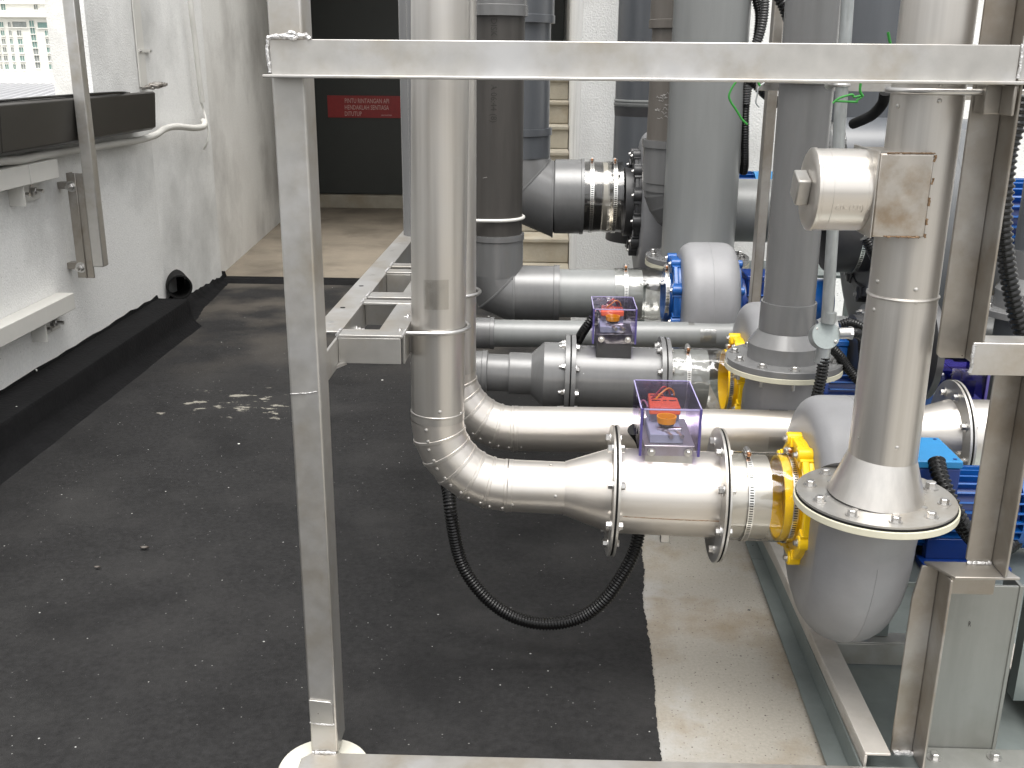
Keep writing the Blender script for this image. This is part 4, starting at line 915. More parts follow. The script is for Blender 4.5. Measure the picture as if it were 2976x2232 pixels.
f2, o2, xi2 = fan('second grey fan with a yellow inlet ring and plastic outlet flange', .70, Y3, z3-.004, .098, .21, .385, 1, .100, .686, FAN, YEL, .134, (.096, .052), out_x=.662, lugs=8)
f2['label'] = 'second grey fan with a yellow inlet ring, under the grey plastic outlet flange'
b = MB(); b.lathe((.662,o2.y,.6855), (0,0,1), [(0,.10),(0,.1605),(.0145,.1605),(.0145,.10)], 64, caps=False); part('outlet_flange', b, CREAM, f2, bevel=.001)
for i in range(10): 
    p = polar((.662,o2.y,.6855), (0,0,1), .136, .31+2*PI*i/10); b = MB(); b.cyl(p, p-V((0,0,.022)), .005, None, 8); part('stud', b, STEEL_B, f2)
YO2 = o2.y
s2 = thing('grey_pvc_stack', 'grey plastic outlet stack with a wide flanged base beside the galvanised conduit', 'duct', (.662, YO2, .70))
b = MB(); b.lathe((.662,YO2,.7002), (0,0,1), [(0,.159),(.018,.159),(.018,.1)], 64, caps=False); part('base_flange', b, PVC, s2, bevel=.0015)
for i in range(10): inst('bolt', BOLT, s2, polar((.662,YO2,.7183), (0,0,1), .136, .31+2*PI*i/10), (0,0,1), i)
b = MB(); b.lathe((.662,YO2,.7185), (0,0,1), [(0,.101),(.002,.1005),(.042,.1005),(.078,.0745),(.079,.0755),(.158,.0745),(.158,.0690)], 64, caps=False); part('reducer_socket', b, PVC, s2, angle=20)
b = MB(); b.cyl((.662,YO2,.87), (.648,YO2,2.4), .0690, .0690, 64); part('riser_pipe', b, PVC, s2)
ubolt((.652,YO2,1.452), (0,0,1), (0,1,0), .0745, .13, .006, 'u-bolt round the grey plastic stack beneath the top beam')
m2 = motor('second blue motor half hidden behind the galvanised conduit', .83, Y3, z3-.02, .088, .34, (.80,.90,2.99,3.11,.62,.71), BLUE, BLUE)

# rear transverse beam and thin rear post
rf = thing('steel_framework', 'tan stained steel rear post with a cross beam behind the plastic stack', 'frame', (.68, 3.3, .1))
b = MB(); b.box(.662, .692, 3.28, 3.33, .09, 2.4); part('post', b, STEEL_P, rf, bevel=.003)
b = MB(); b.box(.55, 1.30, 2.885, 2.891, 1.425, 1.50); b.box(.55,1.30,2.8915,2.95,1.494,1.50); part('cross_beam', b, STEEL_F, rf, bevel=.0015)
b = MB(); b.box(.78, 1.0, 2.30, 2.306, 1.425, 1.50); b.box(.99, .996, 2.307, 2.884, 1.425, 1.50); part('side_beam', b, STEEL_F, rf, bevel=.0015)

# galvanised conduit with round junction box
YJ = 2.58
gc = thing('galvanised_conduit', 'thin galvanised steel conduit ending in a round grey junction box', 'conduit', (.715, YJ, .77))
ca, cb_ = at(2466, -40, YJ), at(2403, 935, YJ)
b = MB(); b.cyl(ca+(ca-cb_)*.5, cb_, .0148, None, 24); part('tube', b, GALVT, gc)
cj = at(2398, 975, YJ)
b = MB(); b.cyl(V((cj.x+.003,YJ,cj.z+.034)), V((cj.x+.005,YJ,cj.z+.062)), .0185, None, 20); b.cyl(V((cj.x,YJ,cj.z-.03)), V((cj.x-.002,YJ,cj.z-.072)), .0185, None, 20); part('coupling', b, GALVT, gc)
dj = V((.08,-1,.35)).normalized()
b = MB(); b.lathe(cj-dj*.03, dj, [(0,.034),(.034,.0355),(.036,.036)], 40); jb = part('junction_box', b, GALVT, gc)
b = MB(); b.lathe(cj+dj*.0063, dj, [(0,.0355),(.002,.036),(.0032,.0352)], 40); part('box_cover', b, mat('cover_grey', (.30,.335,.33), .5, .2, var=.08, vscale=120), jb)
e_ = dj.cross(V((1,0,0))).normalized()
for s_ in (1,-1): inst('screw', RIVET, gc, cj+dj*.0095+V((1,0,0))*.024*s_-e_*.016*s_, dj)
b = MB(); b.cyl(cj+V((.034,.0,.006)), cj+V((.068,.0,.008)), .0150, None, 20); b.lathe(cj+V((.060,0,.0077)), (1,0,.03), [(0,.0175),(.008,.0175)], 6); part('side_gland', b, STEEL_B, gc)
ubolt(at(2445, 247, YJ), (0,0,1), (0,1,0), .0175, .05, .0045, 'small u-bolt clipping the galvanised conduit below the beam')

# ================================================================== thin grey pipe row
Y4 = 3.47
def ax4(X): return V((X, Y4, .5905+.004*X))
p4 = thing('slim_grey_pipe', 'slim light grey plastic pipe crossing behind the plastic damper', 'pipe', (-.1, Y4, .55))
b = MB(); b.cyl(ax4(-.35), ax4(1.09), .0475, None, 48); part('barrel', b, PVCL, p4)
b = MB(); b.lathe(ax4(-.27), (1,0,0), [(0,.0540),(.078,.0540),(.079,.0560),(.092,.0560),(.093,.048)], 48); part('socket', b, PVC, p4)
mitre_elbow(None, (-.35, Y4, .589+.09), (0,0,-1), (-1,0,0), .09, .047, 3, PVC, p4, lip=.002)
b = MB(); b.cyl((-.44,Y4,.68), (-.44,Y4,2.3), .047, None, 40); part('riser_pipe', b, PVC, p4)
b = MB(); b.lathe(ax4(.93)+V((0,0,.012)), (1,0,0), [(0,.049),(.03,.064),(.16,.064)], 40); part('reducer', b, PVCL, p4)
flange(ax4(1.09)+V((0,0,.012)), (1,0,0), .012, .105, PVCL, p4, 8, back=True, a0=.2, mesh=NUT)
b = MB(); b.lathe(ax4(1.1025), (1,0,0), [(0,.098),(.004,.098)], 40); part('gasket', b, RUBBER, p4)
flange(ax4(1.107), (1,0,0), .012, .10, PVCL, p4, 8, a0=.2, mesh=NUT)
b = MB(); b.cyl(ax4(1.12), ax4(1.5), .07, None, 40); part('valve_body', b, PVC, p4)
tape('torn pale tape hanging under the slim grey pipe', ax4(.555), (1,0,0), .049, math.atan2(1,0)+1.35, .5, .055)
tape('small clear tape patch on top of the slim grey pipe', ax4(.50), (1,0,0), .0482, math.atan2(1,0)+.15, .3, .02)

# ================================================================== FAN 3 (blue rings)
Y5 = 3.72
z5 = at(1700, 853, Y5).z
def ax5(X): return V((X, Y5, z5+.006*X))
xr5 = at(1440, 600, Y5).x; r5 = .098
p5 = thing('dark_pvc_duct', 'dark charcoal plastic riser with an elbow into the blue ringed fan', 'duct', (xr5, Y5, z5-.1))
b = MB(); b.cyl((xr5,Y5,z5+.09), (xr5+.006,Y5,2.4), .0955, None, 64); ris = part('riser_pipe', b, PVCD, p5)
zk = at(1440, 44, Y5-.1).z
b = MB(); b.lathe((xr5,Y5,zk), (0,0,1), [(0,.097),(0,.1085),(.034,.1085),(.036,.105),(.6,.105)], 64, caps=False); part('top_socket', b, PVC, p5)
zq = at(1450, 690, Y5-.1).z; zq2 = at(1440, 815, Y5-.1).z
b = MB(); b.lathe((xr5,Y5,z5+.07), (0,0,1), [(0,.101),(zq-z5-.07-.022,.101),(zq-z5-.07-.020,.1045),(zq-z5-.07,.1045),(zq-z5-.07,.096)], 64, caps=False); part('elbow_socket', b, PVC, p5)
mitre_elbow(None, (xr5+.075, Y5, z5+.075), (-1,0,0), (0,0,-1), .075, .1005, 2, PVC, p5, lip=.002)
xa, xb = at(1512,855,Y5).x, at(1625,855,Y5).x
b = MB(); b.lathe(ax5(xr5+.075), (1,0,0), [(0,.1005),(xb-xr5-.075-.022,.1005),(xb-xr5-.075-.02,.1035),(xb-xr5-.075,.1035),(xb-xr5-.075,.094)], 64, caps=False); part('outlet_socket', b, PVC, p5)
xh0 = at(1783,855,Y5).x; xr3 = at(1950,855,Y5).x
b = MB(); b.lathe(ax5(xb-.03), (1,0,0), [(0,.0885),(xh0-xb+.13,.0885),(xh0-xb+.13,.084),(.0,.084)], 64, caps=False); part('straight_pipe', b, PVCL, p5)
for txt, py in (('A 06:44 (8)', 245), ('DISK (', 52)):
    z0 = at(1435, py, Y5-.09).z; aa = math.asin(max(-1, (at(1427, py, Y5-.09).x-xr5)/.0955))
    text_part(txt, .030, INK, lambda x, y, z, z0=z0, aa=aa: V((xr5+.0961*math.sin(aa+y/.0955), Y5-.0961*math.cos(aa+y/.0955), z0-x*.92)), ris, name='printed_text')
for i in range(5):
    z0 = at(1440, 300+70*i, Y5).z; a0 = random.uniform(-.6,.9); sl_ = random.uniform(-.02,.03); pts = [V((xr5+.0956*math.sin(a0+.03*k), Y5-.0956*math.cos(a0+.03*k), z0-sl_*k*.4)) for k in range(7)]
    b = MB(); b.tube(pts, .0004, 4); part('scratch', b, PALEINK, ris)
hz = thing('clear_hose', 'third clear hose sleeve, crumpled, on the inlet of the blue ringed fan', 'hose', ax5(.35)-V((0,0,.1)), 'clear hose sleeves on the fan inlets')
b = MB(); L_ = xr3-xh0-.015; b.lathe(ax5(xh0), (1,0,0), [(0,.093),(L_*.12,.0945),(L_*.3,.093),(L_*.5,.097),(L_*.62,.092),(L_*.74,.0965),(L_*.86,.0935),(L_,.095)], 64, caps=False); part('sleeve', b, HOSE, hz)
clamp(ax5(xh0+.04), (1,0,0), .0948, hz, math.atan2(1,0)+.0, .014); clamp(ax5(xr3-.022), (1,0,0), .0955, hz, math.atan2(1,0)+.0, .014)
f3, o3, xi3 = fan('middle grey fan held between two bright blue bolted rings', xr3+.120, Y5, z5-.01, .100, .180, .36, -1, .138, at(2027,752,4.0).z-.012, FAN, BLUE, .150, (.091, .05), lugs=8, back_ring=True, out_x=at(2027,745,3.93).x, bb=(.06,.07))
YO3 = o3.y; zf3 = o3.z
b = MB(); b.lathe((o3.x,YO3,zf3), (0,0,1), [(0,.13),(0,.197),(.016,.197),(.016,.13)], 64, caps=False); part('outlet_flange', b, CREAM, f3)
s3 = thing('large_pvc_stack', 'large light grey plastic stack rising behind the blue ringed fan', 'duct', (o3.x, YO3, zf3))
b = MB(); b.lathe((o3.x,YO3,zf3+.0165), (0,0,1), [(0,.196),(.02,.196),(.02,.13)], 64, caps=False); part('base_flange', b, PVC, s3, bevel=.002)
for i in range(12): inst('bolt', BOLT, s3, polar((o3.x,YO3,zf3+.037), (0,0,1), .172, .2+2*PI*i/12), (0,0,1), i)
b = MB(); b.cyl((o3.x,YO3,zf3+.036), (o3.x-.004,YO3,2.5), .137, None, 72); part('stack_pipe', b, PVCL, s3)
m3 = motor('third blue motor peeping out behind the tan rear post', xr3+.24, Y5, z5-.02, .085, .34, (xr3+.262, xr3+.37, Y5-.07, Y5+.07, z5+.012, z5+.088), BLUED, BLUED)

# ================================================================== FAN 4 (large, dark rings) at the back
Y6 = 4.55; z6 = at(1700, 572, Y6).z
def ax6(X): return V((X, Y6, z6))
p6 = thing('wide_pvc_duct', 'wide bluish grey plastic duct elbow behind the charcoal riser', 'duct', (-.15, Y6, z6-.15))
xr6 = at(1497, 400, Y6).x; r6 = .155
xc6 = at(1500, 570, Y6).x
zc_ = at(1500, 400, Y6-.1).z
b = MB(); b.lathe((xr6,Y6,zc_-.1), (0,0,1), [(0,.146),(2,.146)], 64); part('riser_pipe', b, PVCB, p6)
zs6 = at(1560, 378, Y6-.15).z
b = MB(); b.lathe((xr6,Y6,z6+.17), (0,0,1), [(0,.152),(zs6-z6-.17-.03,.152),(zs6-z6-.17-.028,.158),(zs6-z6-.17,.158),(zs6-z6-.17,.147)], 64, caps=False); part('elbow_socket', b, PVCB, p6)
zt6 = at(1560, 64, Y6-.15).z
b = MB(); b.lathe((xr6,Y6,zt6), (0,0,1), [(0,.147),(0,.162),(.03,.162),(.032,.158),(.8,.158)], 64, caps=False); part('top_socket', b, PVCB, p6)
mitre_elbow(None, (xr6+.17, Y6, z6+.17), (-1,0,0), (0,0,-1), .17, .152, 2, PVC, p6, lip=.002)
xe6 = at(1692, 570, Y6).x; xh6 = at(1806, 570, Y6).x
b = MB(); b.lathe(ax6(xr6+.17), (1,0,0), [(0,.152),(.006,.160),(xe6-xr6-.18,.160),(xe6-xr6-.178,.163),(xe6-xr6-.165,.163),(xe6-xr6-.165,.150)], 64, caps=False); part('outlet_socket', b, PVC, p6)
b = MB(); b.cyl(ax6(xe6-.02), ax6(xe6+.08), .147, None, 56); part('spigot', b, CHAR, p6)
hz = thing('clear_hose', 'widest clear hose sleeve at the back, between the grey elbow and dark lugged ring', 'hose', ax6(.25)-V((0,0,.15)), 'clear hose sleeves on the fan inlets')
L_ = xh6-xe6; b = MB(); b.lathe(ax6(xe6), (1,0,0), [(0,.151),(L_*.25,.152),(L_*.5,.149),(L_*.65,.154),(L_*.8,.149),(L_,.152)], 64, caps=False); part('sleeve', b, HOSEY, hz)
b = MB(); b.lathe(ax6(xe6+L_*.5), (1,0,0), [(0,.1475),(.02,.1475)], 56, caps=False); part('pale_band', b, TRUNK, hz)
clamp(ax6(xe6+L_*.22), (1,0,0), .1535, hz, math.atan2(1,0), .016); clamp(ax6(xe6+L_*.80), (1,0,0), .1535, hz, math.atan2(1,0), .016)
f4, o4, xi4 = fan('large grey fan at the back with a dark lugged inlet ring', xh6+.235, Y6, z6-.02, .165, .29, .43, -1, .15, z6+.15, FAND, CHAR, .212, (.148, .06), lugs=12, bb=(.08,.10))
for o in f4.children:
    if o.name.startswith('volute') or o.name.startswith('casting'): o.data.materials[0] = FAN
s4 = thing('rear_pvc_stack', 'bluish grey plastic stack with a ringed joint against the white wall', 'duct', (.47, o4.y, 1))
xs4 = at(1790, 200, 4.82).x+.15
b = MB(); b.cyl((xs4,o4.y,z6+.1), (xs4,o4.y,2.6), .148, None, 56); part('stack_pipe', b, PVCB, s4)
zz = at(1830, 299, 4.7).z
b = MB(); b.lathe((xs4,o4.y,zz), (0,0,1), [(-.02,.1485),(-.012,.154),(-.004,.154),(-.002,.150),(.002,.150),(.004,.154),(.010,.153),(.012,.1485)], 56, caps=False); part('joint_ring', b, PVCL, s4)
b = MB(); b.lathe((xs4,o4.y,zz-.02), (0,0,-1), [(0,.152),(.1,.142),(.3,.135),(.45,.16),(.6,.17)], 56, caps=False); part('flared_base', b, CHAR, s4)
m4 = motor('fourth blue motor with a pale blue cowl, showing above the rear grey pipe', at(2120,505,Y6).x-.30, Y6, at(2180,585,Y6).z, .125, .58, None, BLUED, BLUEL, feet=False)
for o in m4.children:
    if o.name.startswith('fan_cowl'): o.data.materials[0] = BLUEL

# taupe riser and rear elbow behind the large stack
Y7 = 4.17; r7 = .118
xl7 = at(1886, 250, Y7).x
p7 = thing('taupe_pvc_duct', 'taupe plastic riser bending right behind the large grey stack', 'duct', (xl7+r7, Y7, .8))
xr7 = xl7+r7; zh7 = at(2180, 612, Y7).z
b = MB(); b.cyl((xr7,Y7,zh7+.25), (xr7+.01,Y7,2.6), r7, None, 56); rp = part('riser_pipe', b, PVCT, p7)
za = at(1880, 410, Y7-.1).z; zb = at(1880, 537, Y7-.1).z
b = MB(); b.lathe((xr7,Y7,zb), (0,0,1), [(-.03,r7*1.06),(0,r7*1.06),(.002,r7*1.09),(za-zb-.03,r7*1.09),(za-zb-.028,r7*1.14),(za-zb,r7*1.14),(za-zb,r7)], 56, caps=False); part('elbow_socket', b, PVC, p7)
zt7 = at(1880, 80, Y7-.1).z
b = MB(); b.lathe((xr7,Y7,zt7), (0,0,1), [(0,r7),(0,r7*1.09),(.03,r7*1.09),(.032,r7*1.06),(.8,r7*1.06)], 56, caps=False); part('top_socket', b, PVCT, p7)
b = MB(); Rb = zb-zh7; mitre_elbow(None, (xr7+Rb, Y7, zh7+Rb), (-1,0,0), (0,0,-1), Rb, r7*1.03, 6, PVC, p7, lip=.0005)
b = MB(); b.cyl((xr7+Rb,Y7,zh7), (1.05,Y7,zh7), r7*1.05, None, 56); part('horizontal_pipe', b, PVCL, p7)
xj = at(2209, 560, Y7).x
b = MB(); b.lathe((xj,Y7,zh7), (1,0,0), [(0,r7*1.05),(.004,r7*1.062),(.008,r7*1.05)], 56, caps=False); part('joint_line', b, PVC, p7)
for i in range(14):
    zq = at(1920, 285+random.uniform(-20,60), Y7).z; a0 = random.uniform(-1.0,-.55)
    pts = [V((xr7+r7*1.004*math.sin(a0+.05*k), Y7-r7*1.004*math.cos(a0+.05*k), zq+random.uniform(-.006,.006))) for k in range(5)]
    b = MB(); b.tube(pts, .0006, 4); part('scratch', b, PALEINK, rp)

# ================================================================== right-hand background: large line, fan 5, fan 6
Y8 = 3.72
p8 = thing('large_bluish_duct', 'large bluish grey plastic duct standing behind the galvanised conduit', 'duct', (1.2, Y8, 1.0))
xa8 = at(2440, 150, Y8).x
b = MB(); b.cyl((xa8+.20,Y8+.28,1.15), (xa8+.20,Y8+.28,2.6), .20, None, 56); part('riser_pipe', b, PVCB, p8)
c8 = at(2500, 430, Y8-.1); x80 = at(2432, 390, Y8).x; z8 = at(2480, 342, Y8).z-.155
b = MB(); b.lathe((x80,Y8,z8), (1,0,0), [(0,.15),(0,.156),(.18,.156),(.181,.158),(.186,.158),(.187,.155),(.45,.155)], 56); part('branch_pipe', b, PVCB, p8)
x82 = at(2376, 430, Y8).x
hz = thing('clear_hose', 'short clear hose rim just left of the bluish branch pipe', 'hose', (x82, Y8, z8-.16), 'clear hose sleeves on the fan inlets')
b = MB(); b.lathe((x82,Y8,z8-.01), (1,0,0), [(0,.160),(.006,.166),(.02,.162),(x80-x82+.03,.158)], 56, caps=False); part('sleeve', b, HOSE, hz)
b = MB(); b.cyl((x82+.02,Y8,z8-.01),(x82+.06,Y8,z8-.01),.15,None,48); part('pvc_spigot', b, PVC, hz)
# dark hose and large fan casing below the cap
Y9 = 3.55; c9 = at(2450, 640, Y9)
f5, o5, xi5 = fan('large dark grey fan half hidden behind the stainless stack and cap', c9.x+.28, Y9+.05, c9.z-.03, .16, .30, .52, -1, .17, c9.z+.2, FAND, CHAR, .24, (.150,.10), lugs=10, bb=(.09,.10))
hz = thing('black_hose', 'black glossy hose sleeve with a clamp on the dark fan inlet', 'hose', c9-V((0,0,.15)))if False else thing('black_hose', 'black glossy hose sleeve with a clamp below the stainless screw cap', 'hose', c9-V((0,0,.15)))
b = MB(); b.lathe((xi5-.16,Y9+.05,c9.z-.03), (1,0,0), [(0,.15),(.02,.158),(.09,.156),(.14,.153)], 56, caps=False); part('sleeve', b, CHAR, hz)
clamp(V((xi5-.07,Y9+.05,c9.z-.03)), (1,0,0), .158, hz, math.atan2(1,0), .014)
m5 = motor('fifth blue motor seen in the gap right of the stainless stack', at(2770,600,3.6).x, 3.6, at(2780,640,3.6).z, .14, .5, None, BLUED, BLUE, feet=False)
# right-hand fan and its PVC outlet, mostly beyond the frame
q6 = at(2985, 880, 3.06)
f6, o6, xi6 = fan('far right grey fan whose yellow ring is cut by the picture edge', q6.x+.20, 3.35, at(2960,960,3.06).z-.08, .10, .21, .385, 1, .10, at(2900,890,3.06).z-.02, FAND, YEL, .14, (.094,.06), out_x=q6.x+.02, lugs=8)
s6 = thing('right_pvc_stack', 'dark grey plastic stack at the right edge above a bolted grey flange', 'duct', (q6.x+.02, o6.y, o6.z))
b = MB(); b.lathe((o6.x,o6.y,o6.z), (0,0,1), [(0,.16),(.02,.16),(.02,.1)], 56, caps=False); part('base_flange', b, PVC, s6, bevel=.002)
for i in range(10): inst('bolt', BOLT, s6, polar((o6.x,o6.y,o6.z+.02), (0,0,1), .136, .1+2*PI*i/10), (0,0,1), i)
b = MB(); b.lathe((o6.x,o6.y,o6.z+.02), (0,0,1), [(0,.11),(.05,.11),(.09,.08),(.17,.08),(.17,.072)], 56, caps=False); part('reducer_socket', b, PVC, s6, angle=20)
b = MB(); b.cyl((o6.x,o6.y,o6.z+.18), (o6.x-.01,o6.y,2.5), .075, None, 56); part('riser_pipe', b, PVCB, s6)
Yv = 3.35; zv = f6.location.z
za9 = at(2880, 985, Yv).z
hz = thing('grey_hose', 'pale grey hose sleeve with a slotted clamp left of the far right fan', 'hose', (at(2880,985,Yv).x, Yv, za9-.08), 'clear hose sleeves on the fan inlets')
hx0, hx1 = at(2780,985,Yv).x, at(2960,985,Yv).x
b = MB(); b.cyl((hx0,Yv,za9), (hx1,Yv,za9), .078, None, 48); part('sleeve', b, PVCL, hz)
clamp(V((at(2880,985,Yv).x,Yv,za9)), (1,0,0), .0785, hz, math.atan2(1,0), .014)
dv = thing('dark_damper', 'dark plastic damper flange with studs behind the stainless stack', 'damper valve', (at(2690,1040,3.0).x, 3.0, .5))
cdv = at(2670, 1010, 3.0)
flange(cdv, (1,0,0), .02, .155, CHAR, dv, 8, back=False, a0=.4, mesh=NUT)
b = MB(); b.cyl(cdv-V((.2,0,0)), cdv, .095, None, 48); part('body', b, CHAR, dv)
vb = at(2790, 1060, 2.85)
vbx = thing('violet_actuator_box', 'violet clear actuator box tucked beneath the right bracket beam', 'actuator box', vb)
th = .004; a_, c_ = at(2768, 1075, 2.85), at(2862, 1165, 2.85)
VIO = clear('violet_acrylic', (.30,.28,.62), (.12,.10,.45), .12, .05)
for args in ((a_.x,c_.x,2.85,2.85+th,c_.z,a_.z), (a_.x,a_.x+th,2.8545,3.0,c_.z,a_.z), (c_.x-th,c_.x,2.8545,3.0,c_.z,a_.z), (a_.x,c_.x,2.85,3.0,a_.z+.0005,a_.z+.004)):
    b = MB(); b.box(*args); part('cover_panel', b, VIO, vbx)
b = MB(); b.box(c_.x-.004,c_.x+.003,2.846,2.852,c_.z,a_.z+.004); part('cover_edge', b, ACRYLE, vbx)
b = MB(); b.box(a_.x+.02,c_.x-.02,2.88,2.98,c_.z,c_.z+.05); part('drive_body', b, BLUED, vbx)
b = MB(); b.tube(spline([(a_.x+.02,2.9,a_.z-.03),(a_.x+.03,2.89,a_.z-.012),(a_.x+.045,2.89,a_.z-.02),(a_.x+.05,2.89,a_.z-.05)],8),.003,8); part('drive_wire', b, PINKW, vbx)

# galvanised plinth sheets under the rear fans so that nothing floats
for (x0,x1,y0,y1,zt,lab) in ((.78,1.10,2.96,3.19,z3-.13,'grey steel stand under the second fan and motor'), (xr3+.06,xr3+.6,Y5-.12,Y5+.14,z5-.14,'grey steel stand under the blue ringed fan'), (xh6+.08,xh6+1.0,Y6-.16,Y6+.16,z6-.30,'grey steel stand under the large rear fan'), (xi5+.05,xi5+.9,Y9-.12,Y9+.22,c9.z-.36,'grey steel stand under the large dark fan'), (q6.x+.12,q6.x+.6,3.2,3.5,o6.z-.28,'grey steel stand under the far right fan')):
    st_ = thing('fan_stand', lab, 'stand', ((x0+x1)/2, (y0+y1)/2, .02), 'steel stands under the rear fans')
    b = MB(); b.box(x0,x1,y0,y1,zt-.012,zt); part('top_plate', b, GALV, st_)
    for sx in (x0, x1-.03):
        for sy in (y0, y1-.03):
            b = MB(); b.box(sx,sx+.03,sy,sy+.03,.02,zt-.0125); part('leg', b, GALV, st_)

# ================================================================== LADDER RACK
rk = thing('pipe_rack', 'stainless steel ladder rack running back behind the left post with welded rungs', 'rack', (-.41, 2.1, .86))
zr = .93
b = MB(); b.prism([(-.510,2.165,zr-.005),(-.447,2.165,zr-.005),(-.440,4.9,zr-.005),(-.490,4.9,zr-.005)], (0,0,.005)); b.box(-.4525,-.447,1.936,4.9,zr-.068,zr-.0052); b.box(-.52,-.453,1.936,1.975,zr-.03,zr-.0052) if False else None
part('left_rail', b, STEEL_F, rk, bevel=.001)
for y0, y1 in ((2.165, 2.47), (2.545, 2.86), (2.95, 4.6)):
    b = MB(); b.prism([(-.366,y0,zr-.005),(-.306,y0,zr-.005),(-.306,y1,zr-.005),(-.362,y1,zr-.005)], (0,0,.005)); b.box(-.311,-.306,y0-.01,y1,zr-.068,zr-.0052); part('right_rail', b, STEEL_F, rk, bevel=.001)
for y0, w_ in ((2.130,.052), (2.438,.036), (2.500,.060), (2.815,.05), (2.90,.05), (3.45,.05), (4.1,.05)):
    b = MB(); b.box(-.4465,-.3065,y0,y0+w_,zr-.0045,zr+.0015); b.box(-.4465,-.3115,y0+(.0 if y0 < 2.2 or y0 in (2.815,) else w_-.006),y0+(.006 if y0 < 2.2 or y0 in (2.815,) else w_),zr-.062,zr-.0048); rg = part('rung', b, STEEL_F, rk, bevel=.001)
    weld([(-.4475,y0-.002,zr+.002),(-.4475,y0+w_/2,zr+.003),(-.4475,y0+w_,zr+.002)], .004, rg)
    weld([(-.3075,y0,zr+.001),(-.3070,y0+w_,zr+.001)], .003, rg)
b = MB(); b.prism([(-.4465,2.10,zr-.066),(-.4465,2.135,zr-.066),(-.43,2.135,zr-.066)], (0,0,.006)); part('gusset', b, STEEL_F, rk)
for (px, py) in ((1161, 706), (1139, 729), (1082, 800), (1050, 831), (996, 894), (963, 936)):
    q = atz(px, py, zr); b = MB(); b.lathe((q.x, q.y, zr-.001), (0,0,1), [(0,.0065),(.0013,.0065),(.0015,.001)], 16, caps=False); part('bolt_hole', b, RUBBER if py in (894, 831) else STEEL_B, rk)
for y0 in (2.35, 2.72):
    inst('nut', NUT, rk, (-.4465, y0, zr-.045), (1,0,0))
ubolt((-.240, Y1, at(1280,968,2.19).z), (0,0,1), (-1,0,0), .0665, .10, .005, 'u-bolt holding the front stainless riser to the ladder rack')
ubolt((-.2405, Y2, at(1385,858,2.6).z), (0,0,1), (-1,0,0), .0665, .10, .005, 'u-bolt holding the rear stainless riser to the ladder rack')
ubolt((xr5, Y5, at(1440,642,3.62).z), (0,0,1), (-1,0,0), .1015, .14, .006, 'white metal u-bolt around the charcoal plastic riser', m=TRUNK)
# rack standing legs further back
b = MB(); b.box(-.52,-.47,4.2,4.25,.005,zr-.006); b.box(-.36,-.31,4.2,4.25,.005,zr-.006); part('leg', b, STEEL_F, rk, bevel=.002)

# ================================================================== CORRUGATED CONDUITS AND WIRES
pts = [V((-.215,2.42,.62)), at(1300,1380,2.42), at(1304,1430,2.38), at(1311,1495,2.35), at(1331,1603,2.35), at(1362,1675,2.34), at(1424,1748,2.33), at(1503,1797,2.33), at(1594,1813,2.33), at(1684,1795,2.33), at(1756,1744,2.33), at(1814,1661,2.34), at(1845,1595,2.35), at(1860,1530,2.37), V((.262,2.40,.48)), V((.25,2.42,.58)), V((.22,2.38,.64))]
corrugated('corrugated_conduit', pts, .0170, BLACK, 'long black corrugated hose drooping in a loop under the front duct', 'conduit', 'black corrugated conduits', .0078)
P_ = [at(1722,925,3.05), at(1708,945,3.05), at(1694,965,3.06), at(1680,990,3.08)]
corrugated('corrugated_conduit', P_, .0150, BLACK, 'short black corrugated hose slanting into the actuator box of the plastic damper', 'conduit', 'black corrugated conduits', .008)
pts = [at(2722,1340,2.13), at(2730,1378,2.10), at(2748,1425,2.07), at(2772,1478,2.05), at(2800,1530,2.05), at(2840,1575,2.08), at(2900,1600,2.14), at(2960,1560,2.2), at(3000,1480,2.22)]
corrugated('corrugated_conduit', pts, .0190, BLACK, 'black corrugated hose curling down from the bright blue terminal box', 'conduit', 'black corrugated conduits', .0115, amp=.22)
b_ = at(2725,1338,2.135)
pts = [V((.935,2.15,2.35)), V((.938,2.15,2.0)), V((.94,2.15,1.72)), at(2976,250,2.15), at(2955,360,2.15), at(2932,440,2.15), at(2920,560,2.15), at(2916,660,2.15), at(2925,760,2.15), at(2940,850,2.15), at(2962,940,2.15), at(2995,1030,2.15), V((1.10,2.15,.80))]
corrugated('corrugated_conduit', pts, .0185, BLACK, 'thick black corrugated hose hanging beside the right frame post', 'conduit', 'black corrugated conduits', .0125, amp=.22)
pts = [at(2394,1040,2.575), at(2388,1090,2.57), at(2377,1140,2.57), at(2367,1190,2.58), at(2360,1240,2.6)]
corrugated('corrugated_conduit', pts, .0155, BLACK, 'black corrugated hose dropping straight from the round junction box', 'conduit', 'black corrugated conduits', .0085)
pts = [at(2470,968,2.58), at(2492,970,2.60), at(2506,985,2.66), at(2508,1020,2.72), at(2512,1080,2.8)]
corrugated('corrugated_conduit', pts, .0135, BLACK, 'short black corrugated hose turning from the junction box side gland', 'conduit', 'black corrugated conduits', .007)
pts = [at(2415,1010,2.72), at(2440,1035,2.72), at(2465,1070,2.72), at(2500,1110,2.72), at(2560,1150,2.76)]
corrugated('corrugated_conduit', pts, .0140, BLACK, 'black corrugated hose slanting behind the round junction box', 'conduit', 'black corrugated conduits', .007)
pts = [at(2440,945,2.86), at(2470,938,2.86), at(2510,955,2.86), at(2560,1000,2.86)]
corrugated('corrugated_conduit', pts, .0135, BLACK, 'black corrugated hose arching right over the junction box gland', 'conduit', 'black corrugated conduits', .007)
pts = [at(2515,690,3.0), at(2540,740,3.0), at(2580,830,3.02), at(2610,900,3.05)]
corrugated('corrugated_conduit', pts, .0165, BLACK, 'black corrugated hose passing behind the stainless branch box', 'conduit', 'black corrugated conduits', .008)
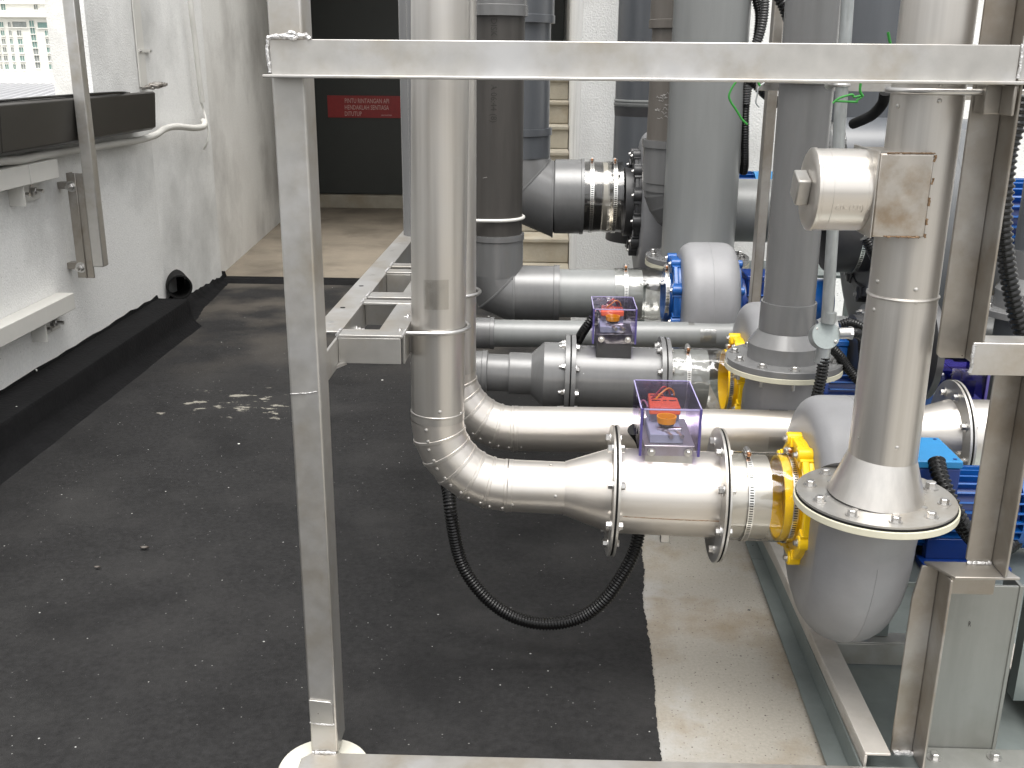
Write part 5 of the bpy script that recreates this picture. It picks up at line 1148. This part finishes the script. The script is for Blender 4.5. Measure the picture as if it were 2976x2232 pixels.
pts = [at(2185,-420,3.9), at(2190,-200,3.9), at(2196,-20,3.9), at(2206,40,3.9), at(2202,100,3.9), at(2190,160,3.9)]
P_ = pts+[at(2168,300,3.9), at(2165,400,3.9), at(2164,475,3.92), at(2160,500,3.95)]
corrugated('corrugated_conduit', P_, .0165, BLACK, 'thin black corrugated hose hanging beside the large grey stack', 'conduit', 'black corrugated conduits', .009, amp=.2)
P_ = [at(2230,-420,3.85), at(2228,-200,3.85), at(2224,-20,3.85), at(2221,40,3.85), at(2212,90,3.85), at(2197,135,3.86), at(2182,180,3.87), at(2172,240,3.88), at(2168,300,3.89)]
corrugated('corrugated_conduit', P_, .0165, mat('grey_black_plastic', (.05,.05,.05), .25), 'greyish corrugated hose joining the thin hose beside the large stack', 'conduit', 'black corrugated conduits', .009, amp=.2)
P_ = [at(2215,-450,3.1), at(2230,-220,3.1), at(2262,-30,3.15), at(2282,20,3.15), at(2300,70,3.17), at(2312,130,3.25)]
corrugated('corrugated_conduit', P_, .0200, BLACK, 'thick black corrugated hose entering from the top beside the rear post', 'conduit', 'black corrugated conduits', .010)
P_ = [at(2150,215,3.6), at(2190,240,3.6), at(2222,270,3.6), at(2260,300,3.65)]
corrugated('corrugated_conduit', P_, .0180, BLACK, 'black corrugated hose slanting behind the tan rear post', 'conduit', 'black corrugated conduits', .009)
P_ = [at(2572,270,3.1), at(2565,300,3.12), at(2540,330,3.2), at(2515,345,3.3), at(2480,360,3.4)]
b = MB(); b.tube(spline(P_, 8), .0160, 12); solo('black_cable', b, RUBBER, 'smooth black cable bending onto the bluish branch pipe', 'cable')
def wire(pts, lab, m=GREENW, r=.0026):
    b = MB(); b.tube(spline(pts, 8), r, 8); return solo('wire', b, m, lab, 'wire', 'loose wires by the top beam')
wire([at(2170,190,2.6), at(2153,222,2.6), at(2132,248,2.6), at(2119,276,2.6), at(2124,296,2.6), at(2140,320,2.6), at(2156,346,2.6), at(2172,362,2.6)], 'long green wire hanging below the beam over the large stack')
wire([at(2200,215,2.6), at(2203,238,2.6), at(2209,250,2.6)], 'short green wire poking down under the beam')
wire([at(2222,240,2.61), at(2204,255,2.61), at(2201,275,2.61), at(2197,298,2.61), at(2207,312,2.61)], 'thin grey wire twisted round the short green wire', GALVT, .0020)
wire([at(2588,128,2.2), at(2584,110,2.2), at(2581,93,2.2)], 'green wire end sticking up above the beam', GREENW, .0030)
wire([at(2511,205,2.45), at(2502,240,2.45), at(2500,265,2.45), at(2508,280,2.45)], 'green wire looped down the steel side beam', GREENW, .0030)
wire([at(2420,300,2.5), at(2440,285,2.5), at(2476,275,2.5), at(2482,282,2.5), at(2508,278,2.5), at(2490,292,2.5), at(2488,296,2.5), at(2430,294,2.5)], 'knotted green wire wrapped behind the galvanised conduit', GREENW, .0026)
# small leaves and litter on the dark floor
LEAF = mat('dry_leaf', (.06,.05,.04), .6, 0, var=.3, vscale=60)
for (px, py, s_, lab) in ((420, 1597, .014, 'curled dry leaf lying on the dark floor'), (283, 1653, .010, 'smaller dry leaf on the dark floor left of the curled one')):
    c = atz(px, py, .006); rows = []
    for i in range(9):
        u = -1+i/4; wv = (1-u*u)**.7*.42+.02
        rows.append([c+V((u*s_, v*wv*s_*1.2, .004+.35*s_*(abs(v)**1.5)+.1*s_*u*u)) for v in (-1,-.5,0,.5,1)])
    b = MB(); b.grid(rows); solo('dry_leaf', b, LEAF, lab, 'leaf', 'dry leaves on the floor')
